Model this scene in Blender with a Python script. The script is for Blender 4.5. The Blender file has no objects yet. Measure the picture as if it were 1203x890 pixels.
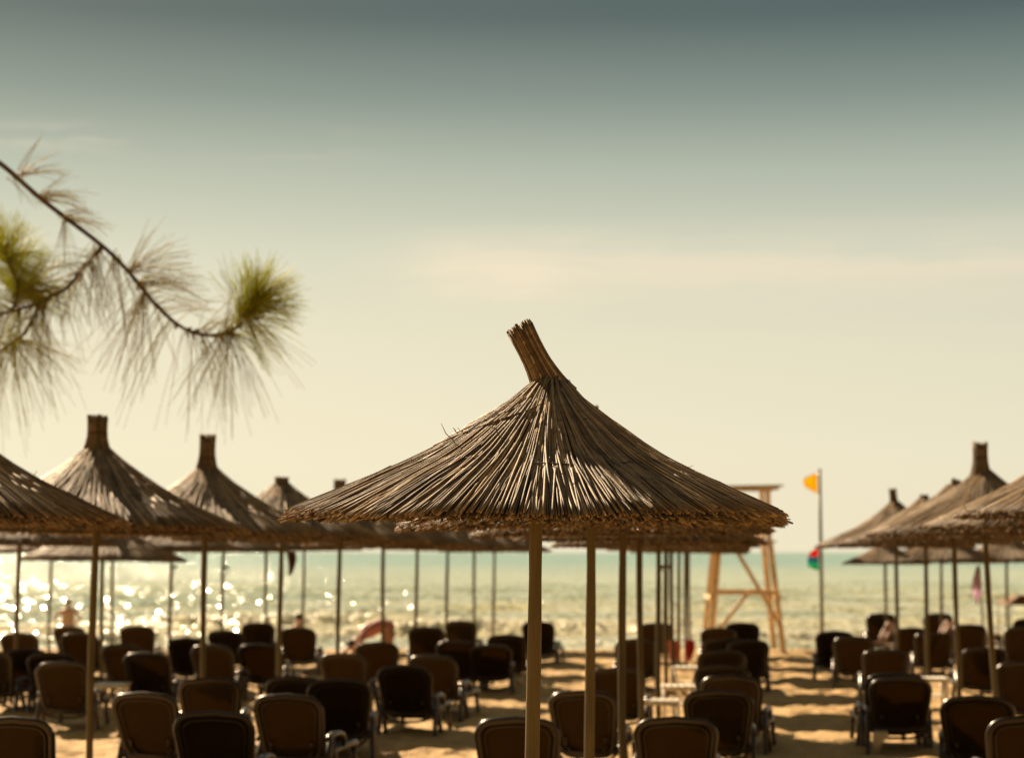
import bpy, bmesh, math, random
import numpy as np
from mathutils import Vector, Matrix, Euler

random.seed(7)
rng = np.random.default_rng(7)
S = bpy.context.scene
COL = S.collection

# ------------------------------------------------------------------ camera model (photo 1203 x 890)
F = 2339.0
CX, CY, HOR = 601.5, 445.0, 648.0
CAMZ = 2.25
PITCH = math.atan((HOR - CY) / F)
COLYAW = -math.atan((855 - CX) / F)          # the rows of parasols run to a vanishing point right of centre

def ray(px, py):
    """X/Y and Z/Y slopes of the sight line through a photo point"""
    u, v = (px - CX) / F, -(py - CY) / F
    dy = math.cos(PITCH) - v * math.sin(PITCH)
    dz = math.sin(PITCH) + v * math.cos(PITCH)
    return u / dy, dz / dy

def at(px, py, Y):
    a, b = ray(px, py)
    return Vector((a * Y, Y, CAMZ + b * Y))

SHORE = 51.6
SEA_Z = -0.20

def ground_z(y):
    y = np.asarray(y, float)
    z = -0.15 * np.clip((y - 15) / 34.0, 0, 1)
    z = z - 0.045 * np.clip(y - 49.5, 0, None) - 0.04 * np.clip(y - 53, 0, None)
    return z
def gz(y): return float(ground_z(y))

# ------------------------------------------------------------------ materials
def mat(name):
    m = bpy.data.materials.new(name); m.use_nodes = True
    return m, m.node_tree, m.node_tree.nodes['Principled BSDF']

def ramp(nt, stops, interp='LINEAR'):
    r = nt.nodes.new('ShaderNodeValToRGB'); cr = r.color_ramp; cr.interpolation = interp
    while len(cr.elements) > 1: cr.elements.remove(cr.elements[-1])
    cr.elements[0].position = stops[0][0]; cr.elements[0].color = (*stops[0][1], 1)
    for p, c in stops[1:]:
        e = cr.elements.new(p); e.color = (*c, 1)
    return r

def noise(nt, scale, detail=4, vec=None, rough=0.55):
    n = nt.nodes.new('ShaderNodeTexNoise')
    n.inputs['Scale'].default_value = scale; n.inputs['Detail'].default_value = detail
    n.inputs['Roughness'].default_value = rough
    if vec is not None: nt.links.new(vec, n.inputs['Vector'])
    return n

def mapped(nt, scale, coord='Object'):
    tc = nt.nodes.new('ShaderNodeTexCoord'); mp = nt.nodes.new('ShaderNodeMapping')
    mp.inputs['Scale'].default_value = scale
    nt.links.new(tc.outputs[coord], mp.inputs['Vector'])
    return mp.outputs['Vector']

def mixcol(nt, fac, a, b, mode='MIX'):
    m = nt.nodes.new('ShaderNodeMix'); m.data_type = 'RGBA'; m.blend_type = mode
    for sock, v in ((m.inputs[0], fac), (m.inputs[6], a), (m.inputs[7], b)):
        if isinstance(v, bpy.types.NodeSocket): nt.links.new(v, sock)
        elif isinstance(v, (int, float)): sock.default_value = v
        else: sock.default_value = (*v, 1)
    return m.outputs[2]

def math_node(nt, op, a, b=0.0, clamp=False):
    m = nt.nodes.new('ShaderNodeMath'); m.operation = op; m.use_clamp = clamp
    for i, v in enumerate((a, b)):
        if isinstance(v, bpy.types.NodeSocket): nt.links.new(v, m.inputs[i])
        else: m.inputs[i].default_value = v
    return m.outputs[0]

def bump(nt, bsdf, h, strength, dist):
    b = nt.nodes.new('ShaderNodeBump')
    b.inputs['Strength'].default_value = strength; b.inputs['Distance'].default_value = dist
    nt.links.new(h, b.inputs['Height']); nt.links.new(b.outputs[0], bsdf.inputs['Normal'])

def plain(name, c, rough=0.5, var=0.25, scale=9.0, metal=0.0, bumpd=0.0):
    m, nt, b = mat(name)
    v = mapped(nt, (1, 1, 1))
    n = noise(nt, scale, 5, v)
    lo = tuple(x * (1 - var) for x in c); hi = tuple(min(1, x * (1 + var)) for x in c)
    r = ramp(nt, [(0.3, lo), (0.7, hi)])
    nt.links.new(n.outputs['Fac'], r.inputs['Fac'])
    nt.links.new(r.outputs['Color'], b.inputs['Base Color'])
    rr = ramp(nt, [(0.3, (rough * .8,) * 3), (0.75, (min(1, rough * 1.25),) * 3)])
    nt.links.new(n.outputs['Fac'], rr.inputs['Fac']); nt.links.new(rr.outputs['Color'], b.inputs['Roughness'])
    b.inputs['Metallic'].default_value = metal
    if bumpd:
        n2 = noise(nt, scale * 6, 3, v); bump(nt, b, n2.outputs['Fac'], 0.5, bumpd)
    return m

def reed_mat(name, tone=1.0, warm=1.0):
    m, nt, b = mat(name)
    at_ = nt.nodes.new('ShaderNodeAttribute'); at_.attribute_name = 'rnd'
    k = tone
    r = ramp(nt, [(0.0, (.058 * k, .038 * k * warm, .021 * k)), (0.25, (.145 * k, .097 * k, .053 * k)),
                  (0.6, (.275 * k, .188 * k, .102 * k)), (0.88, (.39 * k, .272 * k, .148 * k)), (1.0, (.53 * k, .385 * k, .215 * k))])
    nt.links.new(at_.outputs['Fac'], r.inputs['Fac'])
    v = mapped(nt, (1, 1, 1))
    n = noise(nt, 14, 6, v, .65)
    r2 = ramp(nt, [(0.3, (.5, .47, .45)), (0.55, (.95, .95, .95)), (0.8, (1.12, 1.08, 1.0))])
    nt.links.new(n.outputs['Fac'], r2.inputs['Fac'])
    c = mixcol(nt, 1.0, r.outputs['Color'], r2.outputs['Color'], 'MULTIPLY')
    nt.links.new(c, b.inputs['Base Color'])
    b.inputs['Roughness'].default_value = 0.62; b.inputs['Specular IOR Level'].default_value = .28
    n2 = noise(nt, 90, 3, v); bump(nt, b, n2.outputs['Fac'], .4, .004)
    return m

M = {}
M['reed'] = reed_mat('reed_straw', 1.1, 1.0)
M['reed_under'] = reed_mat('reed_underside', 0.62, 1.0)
M['knot'] = reed_mat('reed_bundle', 1.0)
M['cord'] = plain('binding_wire', (.035, .026, .018), .7)
def pole_mat():
    m, nt, b = mat('weathered_pole_wood')
    v = mapped(nt, (40, 40, 2.2)); n = noise(nt, 1.0, 6, v, .65)
    v2 = mapped(nt, (3, 3, 1.3)); n2 = noise(nt, 1.0, 4, v2)
    r = ramp(nt, [(.28, (.045, .034, .015)), (.45, (.10, .076, .034)), (.6, (.135, .105, .048)), (.8, (.19, .15, .078))])
    f = math_node(nt, 'ADD', math_node(nt, 'MULTIPLY', n.outputs['Fac'], .6), math_node(nt, 'MULTIPLY', n2.outputs['Fac'], .4))
    nt.links.new(f, r.inputs['Fac']); nt.links.new(r.outputs['Color'], b.inputs['Base Color'])
    b.inputs['Roughness'].default_value = .65; b.inputs['Specular IOR Level'].default_value = .3
    bump(nt, b, n.outputs['Fac'], .6, .006); return m
M['pole'] = pole_mat()
M['hoop'] = plain('bent_cane', (.075, .048, .024), .7)
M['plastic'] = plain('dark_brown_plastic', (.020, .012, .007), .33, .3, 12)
M['plastic_arm'] = plain('worn_brown_plastic', (.045, .028, .016), .28, .3, 12)
M['white_plastic'] = plain('white_garden_plastic', (.74, .70, .60), .4, .1, 6)
M['tower_wood'] = plain('tower_timber', (.70, .52, .32), .6, .3, 6, bumpd=.004)
M['tower_roof'] = plain('tower_roof_board', (.46, .38, .25), .6, .2)
M['metal'] = plain('painted_grey_tube', (.16, .16, .13), .45, .2)
M['bark'] = plain('pine_bark', (.075, .045, .032), .8, .45, 40, bumpd=.01)
M['glint_bud'] = plain('glint_buds', (.20, .10, .04), .16, .3, 60)  # glossy buds added only to catch glints on the pine twigs
M['skin'] = plain('tanned_skin', (.42, .235, .16), .5, .1)
M['skin_pale'] = plain('pale_skin', (.58, .37, .28), .5, .1)
M['pink'] = plain('pink_cloth', (.50, .20, .20), .85, .15)
M['redcloth'] = plain('red_cloth', (.55, .035, .03), .8, .2)
M['faded_red'] = plain('faded_red_cloth', (.42, .12, .10), .85, .2)
M['shorts'] = plain('dark_swimwear', (.03, .035, .06), .7, .2)
M['hair'] = plain('dark_hair', (.03, .02, .014), .6, .3, 60)
M['brown_cloth'] = plain('brown_cloth', (.13, .06, .035), .85, .3)
M['rope'] = plain('pale_towel', (.62, .50, .33), .9, .2)

def cloth_mat(name, c, tr):
    m, nt, b = mat(name)
    v = mapped(nt, (1, 1, 1)); n = noise(nt, 8, 4, v)
    r = ramp(nt, [(0.3, tuple(x * .8 for x in c)), (0.7, c)])
    nt.links.new(n.outputs['Fac'], r.inputs['Fac']); nt.links.new(r.outputs['Color'], b.inputs['Base Color'])
    b.inputs['Roughness'].default_value = .8
    t = nt.nodes.new('ShaderNodeBsdfTranslucent'); t.inputs['Color'].default_value = (*c, 1)
    mx = nt.nodes.new('ShaderNodeMixShader'); mx.inputs[0].default_value = tr
    nt.links.new(b.outputs[0], mx.inputs[1]); nt.links.new(t.outputs[0], mx.inputs[2])
    nt.links.new(mx.outputs[0], nt.nodes['Material Output'].inputs['Surface'])
    return m
M['yellow_flag'] = cloth_mat('yellow_flag_cloth', (.88, .64, .03), .55)
M['red_flag'] = cloth_mat('red_flag_cloth', (.78, .07, .02), .5)
M['blue_flag'] = cloth_mat('blue_flag_cloth', (.04, .30, .42), .5)
M['green_flag'] = cloth_mat('green_flag_cloth', (.04, .56, .34), .55)
M['purple_flag'] = cloth_mat('lilac_cloth', (.82, .66, .80), .65)
M['canopy_cloth'] = cloth_mat('canopy_cloth', (.34, .21, .12), .35)

def sling_mat():
    m, nt, b = mat('brown_mesh_sling')
    v = mapped(nt, (1, 1, 1))
    n = noise(nt, 5, 4, v)
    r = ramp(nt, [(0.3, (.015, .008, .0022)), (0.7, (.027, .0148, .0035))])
    nt.links.new(n.outputs['Fac'], r.inputs['Fac']); nt.links.new(r.outputs['Color'], b.inputs['Base Color'])
    b.inputs['Roughness'].default_value = .6; b.inputs['Specular IOR Level'].default_value = .2
    w = nt.nodes.new('ShaderNodeTexWave'); w.inputs['Scale'].default_value = 60
    nt.links.new(v, w.inputs['Vector']); bump(nt, b, w.outputs['Fac'], .2, .002)
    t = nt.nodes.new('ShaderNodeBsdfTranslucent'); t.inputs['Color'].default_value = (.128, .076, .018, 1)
    mx = nt.nodes.new('ShaderNodeMixShader'); mx.inputs[0].default_value = .42
    nt.links.new(b.outputs[0], mx.inputs[1]); nt.links.new(t.outputs[0], mx.inputs[2])
    nt.links.new(mx.outputs[0], nt.nodes['Material Output'].inputs['Surface'])
    return m
M['sling'] = sling_mat()

def needle_mat():
    m, nt, b = mat('pine_needles')
    a = nt.nodes.new('ShaderNodeAttribute'); a.attribute_name = 'rnd'
    r = ramp(nt, [(0.0, (.46, .34, .16)), (0.3, (.40, .35, .11)), (0.7, (.44, .46, .05)), (1.0, (.62, .64, .05))])
    nt.links.new(a.outputs['Fac'], r.inputs['Fac']); nt.links.new(r.outputs['Color'], b.inputs['Base Color'])
    b.inputs['Roughness'].default_value = .5; b.inputs['Specular IOR Level'].default_value = .15
    t = nt.nodes.new('ShaderNodeBsdfTranslucent'); nt.links.new(r.outputs['Color'], t.inputs['Color'])
    mx = nt.nodes.new('ShaderNodeMixShader'); mx.inputs[0].default_value = .65
    nt.links.new(b.outputs[0], mx.inputs[1]); nt.links.new(t.outputs[0], mx.inputs[2])
    nt.links.new(mx.outputs[0], nt.nodes['Material Output'].inputs['Surface'])
    return m
M['needle'] = needle_mat()

def sand_mat():
    m, nt, b = mat('beach_sand')
    v = mapped(nt, (1, 1, 1))
    n1 = noise(nt, .35, 6, v); n2 = noise(nt, 5, 5, v); n3 = noise(nt, 60, 4, v)
    r = ramp(nt, [(.3, (.46, .29, .115)), (.5, (.53, .345, .140)), (.72, (.58, .39, .170))])
    nt.links.new(n1.outputs['Fac'], r.inputs['Fac'])
    r2 = ramp(nt, [(.3, (.72, .70, .66)), (.6, (1.03, 1.03, 1.03))])
    nt.links.new(n2.outputs['Fac'], r2.inputs['Fac'])
    c = mixcol(nt, .8, r.outputs['Color'], r2.outputs['Color'], 'MULTIPLY')
    # wet sand and a line of seaweed at the water's edge
    tc = nt.nodes.new('ShaderNodeTexCoord'); sx = nt.nodes.new('ShaderNodeSeparateXYZ')
    nt.links.new(tc.outputs['Object'], sx.inputs[0])
    nw = noise(nt, .9, 5, v)
    yy = math_node(nt, 'ADD', sx.outputs['Y'], math_node(nt, 'MULTIPLY', math_node(nt, 'SUBTRACT', nw.outputs['Fac'], .5), 2.2))
    wet = nt.nodes.new('ShaderNodeMapRange'); wet.inputs[1].default_value = 49.9; wet.inputs[2].default_value = 50.9
    nt.links.new(yy, wet.inputs[0])
    c = mixcol(nt, math_node(nt, 'MULTIPLY', wet.outputs[0], .75), c, (.16, .10, .05))
    weed = ramp(nt, [(.0, (0, 0, 0)), (.47, (0, 0, 0)), (.5, (1, 1, 1)), (.55, (0, 0, 0))])
    mr = nt.nodes.new('ShaderNodeMapRange'); mr.inputs[1].default_value = 40; mr.inputs[2].default_value = 60
    nt.links.new(yy, mr.inputs[0]); nt.links.new(mr.outputs[0], weed.inputs['Fac'])
    gx = nt.nodes.new('ShaderNodeMapRange'); gx.inputs[1].default_value = 3; gx.inputs[2].default_value = 6
    nt.links.new(sx.outputs['X'], gx.inputs[0])
    nn = noise(nt, 6, 4, v); rn = ramp(nt, [(.42, (0, 0, 0)), (.55, (1, 1, 1))]); nt.links.new(nn.outputs['Fac'], rn.inputs['Fac'])
    wf = math_node(nt, 'MULTIPLY', math_node(nt, 'MULTIPLY', weed.outputs['Color'], rn.outputs['Color']), gx.outputs[0])
    c = mixcol(nt, wf, c, (.04, .028, .015))
    nt.links.new(c, b.inputs['Base Color']); b.inputs['Roughness'].default_value = .9
    h = math_node(nt, 'ADD', math_node(nt, 'MULTIPLY', n2.outputs['Fac'], 1.0), math_node(nt, 'MULTIPLY', n3.outputs['Fac'], .12))
    bump(nt, b, h, .7, .12)
    return m
M['sand'] = sand_mat()

def sea_mat():
    m, nt, b = mat('sea_water')
    geo = nt.nodes.new('ShaderNodeNewGeometry')
    sep = nt.nodes.new('ShaderNodeSeparateXYZ'); nt.links.new(geo.outputs['Position'], sep.inputs[0])
    mr = nt.nodes.new('ShaderNodeMapRange'); mr.inputs[1].default_value = 50; mr.inputs[2].default_value = 450
    nt.links.new(sep.outputs['Y'], mr.inputs[0])
    r = ramp(nt, [(0, (.51, .475, .33)), (.05, (.47, .47, .315)), (.2, (.40, .45, .29)), (.5, (.33, .42, .27)), (1, (.13, .33, .25))])
    nt.links.new(mr.outputs[0], r.inputs['Fac'])
    def pos(sc):
        mp = nt.nodes.new('ShaderNodeMapping'); mp.inputs['Scale'].default_value = sc
        nt.links.new(geo.outputs['Position'], mp.inputs['Vector']); return mp.outputs['Vector']
    # muddy and clear bands in the shallows
    nb = noise(nt, 1.0, 4, pos((.03, .11, 1)))
    rb = ramp(nt, [(.37, (.58, .72, .72)), (.5, (1, 1, 1)), (.62, (1.22, 1.10, .88))]); nt.links.new(nb.outputs['Fac'], rb.inputs['Fac'])
    c = mixcol(nt, .9, r.outputs['Color'], rb.outputs['Color'], 'MULTIPLY')
    fo = nt.nodes.new('ShaderNodeAttribute'); fo.attribute_name = 'foam'
    nf = noise(nt, 1.0, 5, pos((1.3, 2.2, 1)), .7)
    ff = math_node(nt, 'MULTIPLY', fo.outputs['Fac'], math_node(nt, 'MULTIPLY', math_node(nt, 'SUBTRACT', nf.outputs['Fac'], .40), 4.0), True)
    c = mixcol(nt, math_node(nt, 'MULTIPLY', ff, .8), c, (.72, .66, .52))
    nt.links.new(c, b.inputs['Base Color'])
    b.inputs['IOR'].default_value = 1.33; b.inputs['Specular IOR Level'].default_value = .3
    rr = math_node(nt, 'ADD', .12, math_node(nt, 'MULTIPLY', ff, .6)); nt.links.new(rr, b.inputs['Roughness'])
    # every ripple is a small facet with its own tilt
    def cell(sc):
        v = nt.nodes.new('ShaderNodeTexVoronoi'); v.voronoi_dimensions = '2D'; v.inputs['Scale'].default_value = 1
        nt.links.new(pos(sc), v.inputs['Vector'])
        s = nt.nodes.new('ShaderNodeSeparateColor'); nt.links.new(v.outputs['Color'], s.inputs[0]); return s
    a_, b_ = cell((15, 8, 1)), cell((4.2, 2.2, 1))
    def tilt(o1, o2, o3, k):
        s = math_node(nt, 'ADD', math_node(nt, 'ADD', o1, o2), o3)
        return math_node(nt, 'MULTIPLY', math_node(nt, 'SUBTRACT', s, 1.5), k)
    tx = tilt(a_.outputs[0], a_.outputs[1], b_.outputs[0], .52)
    ty = tilt(a_.outputs[2], a_.outputs[0], b_.outputs[2], .48)
    cx = nt.nodes.new('ShaderNodeCombineXYZ'); nt.links.new(tx, cx.inputs[0]); nt.links.new(ty, cx.inputs[1]); cx.inputs[2].default_value = 0
    ad = nt.nodes.new('ShaderNodeVectorMath'); ad.operation = 'ADD'
    nt.links.new(geo.outputs['Normal'], ad.inputs[0]); nt.links.new(cx.outputs[0], ad.inputs[1])
    no = nt.nodes.new('ShaderNodeVectorMath'); no.operation = 'NORMALIZE'; nt.links.new(ad.outputs[0], no.inputs[0])
    nt.links.new(no.outputs[0], b.inputs['Normal'])
    return m
M['sea'] = sea_mat()

# ------------------------------------------------------------------ mesh builder
class MB:
    def __init__(self): self.v = []; self.f = []; self.r = []; self.mi = []; self.n = 0; self.smooth = True
    def add(self, verts, faces, rnd=0.5, mi=0):
        verts = np.asarray(verts, float)
        self.v.append(verts); self.r.append(np.full(len(verts), rnd))
        n = self.n
        self.f.extend([tuple(i + n for i in q) for q in faces]); self.mi.extend([mi] * len(faces))
        self.n += len(verts)
    def tube(self, pts, rad, sides=6, rnd=0.5, caps=True, mi=0, closed=False, flat=1.0, up=None):
        P = np.asarray(pts, float); k = len(P)
        rad = np.full(k, rad) if np.isscalar(rad) else np.asarray(rad, float)
        if closed: T = np.roll(P, -1, 0) - np.roll(P, 1, 0)
        else:
            T = np.empty_like(P); T[1:-1] = P[2:] - P[:-2]; T[0] = P[1] - P[0]; T[-1] = P[-1] - P[-2]
        T /= np.linalg.norm(T, axis=1)[:, None] + 1e-12
        if up is None:
            m = T.mean(0) if not closed else np.array([0, 0, 1.])
            up = np.array([0, 0, 1.]) if abs(m[2]) < .8 * (np.linalg.norm(m) + 1e-9) else np.array([0.31, .95, 0])
        up = np.asarray(up, float)
        A = np.cross(T, up); A /= np.linalg.norm(A, axis=1)[:, None] + 1e-12
        B = np.cross(A, T)
        ang = np.arange(sides) * 2 * math.pi / sides + (math.pi / sides if sides == 4 else 0)
        ca, sa = np.cos(ang), np.sin(ang)
        V = P[:, None, :] + rad[:, None, None] * (A[:, None, :] * ca[None, :, None] + flat * B[:, None, :] * sa[None, :, None])
        V = V.reshape(-1, 3); Fs = []
        for i in range(k if closed else k - 1):
            j = (i + 1) % k
            for s in range(sides):
                t = (s + 1) % sides
                Fs.append((i * sides + s, i * sides + t, j * sides + t, j * sides + s))
        if caps and not closed:
            Fs.append(tuple(range(sides))[::-1]); Fs.append(tuple((k - 1) * sides + s for s in range(sides)))
        self.add(V, Fs, rnd, mi)
    def box(self, c, size, rot=None, rnd=.5, mi=0, bev=.006):
        x, y, z = [s / 2 for s in size]; b = min(bev, x * .4, y * .4, z * .4)
        bm = bmesh.new(); bmesh.ops.create_cube(bm, size=1)
        for v in bm.verts: v.co = Vector((v.co.x * 2 * x, v.co.y * 2 * y, v.co.z * 2 * z))
        bmesh.ops.bevel(bm, geom=bm.edges[:], offset=b, segments=1, affect='EDGES')
        R = rot if rot is not None else Matrix.Identity(3)
        bm.verts.index_update()
        vs = [R @ v.co + Vector(c) for v in bm.verts]
        fs = [tuple(v.index for v in f.verts) for f in bm.faces]; bm.free()
        self.add(np.array([list(v) for v in vs]), fs, rnd, mi)
    def beam(self, a, b, w, h, rnd=.5, mi=0):
        a, b = Vector(a), Vector(b); d = b - a
        q = d.to_track_quat('Z', 'Y').to_matrix()
        self.box((a + b) / 2, (w, h, d.length), q, rnd, mi)
    def mesh(self, name, mats, smooth=True):
        me = bpy.data.meshes.new(name)
        V = np.concatenate(self.v)
        me.from_pydata(V.tolist(), [], self.f)
        a = me.attributes.new('rnd', 'FLOAT', 'POINT'); a.data.foreach_set('value', np.concatenate(self.r).astype(np.float32))
        for m in (mats if isinstance(mats, (list, tuple)) else [mats]): me.materials.append(m)
        me.polygons.foreach_set('material_index', np.array(self.mi, dtype=np.int32))
        me.polygons.foreach_set('use_smooth', np.full(len(me.polygons), smooth))
        me.update(); return me

def ob(name, me, parent=None, loc=(0, 0, 0), rot=(0, 0, 0), scale=(1, 1, 1)):
    o = bpy.data.objects.new(name, me); COL.objects.link(o)
    o.location = loc; o.rotation_euler = rot; o.scale = scale
    if parent: o.parent = parent
    return o
def tag(o, label=None, cat=None, group=None, kind=None):
    if label: o['label'] = label
    if cat: o['category'] = cat
    if group: o['group'] = group
    if kind: o['kind'] = kind
    return o

# ------------------------------------------------------------------ ground: one sheet of sand
def value_noise(X, Y, seed):
    r = np.random.default_rng(seed); n = 256
    T = r.random((n, n))
    xi, yi = np.floor(X).astype(int), np.floor(Y).astype(int); fx, fy = X - xi, Y - yi
    fx, fy = fx * fx * (3 - 2 * fx), fy * fy * (3 - 2 * fy)
    g = lambda a, b: T[a % n, b % n]
    return (g(xi, yi) * (1 - fx) + g(xi + 1, yi) * fx) * (1 - fy) + (g(xi, yi + 1) * (1 - fx) + g(xi + 1, yi + 1) * fx) * fy

def grid_mesh(name, xs, ys, zf, m):
    X, Y = np.meshgrid(xs, ys); Z = zf(X, Y)
    nx, ny = len(xs), len(ys)
    V = np.stack([X, Y, Z], -1).reshape(-1, 3)
    i = np.arange((ny - 1) * nx).reshape(ny - 1, nx)[:, :-1].ravel()
    Fq = np.stack([i, i + 1, i + nx + 1, i + nx], 1)
    me = bpy.data.meshes.new(name)
    me.vertices.add(len(V)); me.vertices.foreach_set('co', V.ravel())
    me.loops.add(Fq.size); me.loops.foreach_set('vertex_index', Fq.ravel().astype(np.int32))
    me.polygons.add(len(Fq)); me.polygons.foreach_set('loop_start', np.arange(0, Fq.size, 4, dtype=np.int32))
    me.polygons.foreach_set('use_smooth', np.ones(len(Fq), bool))
    me.update(calc_edges=True); me.validate(); me.materials.append(m)
    return me, X, Y

xs = np.concatenate([np.linspace(-4000, -60, 30), np.linspace(-55, -17, 40), np.linspace(-16, 16, 520), np.linspace(17, 55, 40), np.linspace(60, 4000, 30)])
ys = np.concatenate([np.linspace(-300, -20, 25), np.linspace(-15, 13, 30), np.linspace(14, 53, 640), np.linspace(53.5, 62, 12)])
def sandz(X, Y):
    fine = np.clip((Y - 12) / 4, 0, 1) * np.clip((17 - np.abs(X)) / 2, 0, 1) * np.clip((51.5 - Y) / 3, 0.05, 1)
    d = (value_noise(X * .7, Y * .7, 1) - .5) * .05 + (value_noise(X * 2.1, Y * 2.1, 2) - .5) * .055 + (value_noise(X * 4.0, Y * 4.0, 3) - .5) * .085
    r = np.random.default_rng(8); x1, y1 = X[0], Y[:, 0]; D2 = np.zeros_like(X)
    for _ in range(2600):      # trampled: footprints, each a dent with a soft rim
        px, py, a = r.uniform(-13, 13), r.uniform(18, 50), r.normal(0, .6)
        i0, i1 = np.searchsorted(x1, [px - .45, px + .45]); j0, j1 = np.searchsorted(y1, [py - .45, py + .45])
        xx, yy = X[j0:j1, i0:i1] - px, Y[j0:j1, i0:i1] - py
        u, v = xx * math.cos(a) + yy * math.sin(a), -xx * math.sin(a) + yy * math.cos(a)
        q = (u / .09) ** 2 + (v / .17) ** 2
        D2[j0:j1, i0:i1] += r.uniform(.6, 1.3) * (.030 * np.exp(-q * .35) - .062 * np.exp(-q))
    return ground_z(Y) + d * fine + D2 * np.clip((50 - Y) / 2, 0, 1)
me, _, _ = grid_mesh('sand', xs, ys, sandz, M['sand'])
tag(ob('beach_sand', me), kind='structure')

# ------------------------------------------------------------------ sea
ysea = np.concatenate([np.linspace(50.2, 75, 190), np.linspace(75.3, 130, 170), 130 + np.geomspace(.8, 7000, 120)])
xsea = np.concatenate([-np.geomspace(6000, 46, 30), np.linspace(-45, 45, 260), np.geomspace(46, 6000, 30)])
def ridge(X, Y, y0, wid, seed, amp):
    cut = .45 if y0 < 57 else .75
    c = y0 + (value_noise(X * .12, X * 0, seed) - .5) * 3.4 + (value_noise(X * .5, X * 0, seed + 1) - .5) * .8
    a = np.clip(value_noise(X * .1 + 9, X * 0 + seed, seed + 2) * 1.9 - cut, 0, 1)
    t = (Y - c) / wid
    prof = np.exp(-np.where(t > 0, t * t / 1.8, t * t / .4))
    return amp * a * prof, a * np.exp(-((Y - c + .25) / (wid * .75)) ** 2)
FOAM = {}
def seaz(X, Y):
    dist = np.clip((Y - 51) / 6, .1, 1)
    far = np.clip(1 - (Y - 75) / 300, 0, 1)
    z = SEA_Z + dist * far * (.09 * np.sin(Y * .95 + 1.2 * np.sin(X * .13) + X * .12) + .04 * np.sin(Y * 2.1 - X * .33 + 2 * np.sin(X * .21))
        + .18 * (value_noise(X * .35, Y * .7, 11) - .5) + .05 * (value_noise(X * 1.2, Y * 2, 12) - .5))
    foam = np.zeros_like(X)
    for y0, w, sd, am in ((51.9, .7, 21, .10), (54.6, .9, 31, .30), (59.5, 1.0, 41, .30), (67, 1.2, 51, .28), (82, 1.3, 61, .25), (104, 1.5, 71, .22)):
        a, fo = ridge(X, Y, y0, w, sd, am); z = z + a; foam = np.maximum(foam, fo)
    edge = np.exp(-((Y - 51.6 - (value_noise(X * .4, X * 0, 5) - .5) * 1.2) / .55) ** 2)
    FOAM['v'] = np.clip(np.maximum(foam, edge * .9), 0, 1)
    return z
me, X, Y = grid_mesh('sea', xsea, ysea, seaz, M['sea'])
a = me.attributes.new('foam', 'FLOAT', 'POINT'); a.data.foreach_set('value', FOAM['v'].ravel().astype(np.float32))
tag(ob('sea_water', me), kind='structure')

# ------------------------------------------------------------------ thatched parasols
PROF_R = np.array([0.0, .05, .11, .2, .3, .39, .475, .565, .655, .75, .83, .92, 1.0, 1.1])
PROF_H = np.array([.61, .545, .48, .41, .35, .29, .235, .191, .152, .111, .073, .035, 0.0, -.045])
def prof(u): return np.interp(u, PROF_R, PROF_H)

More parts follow.
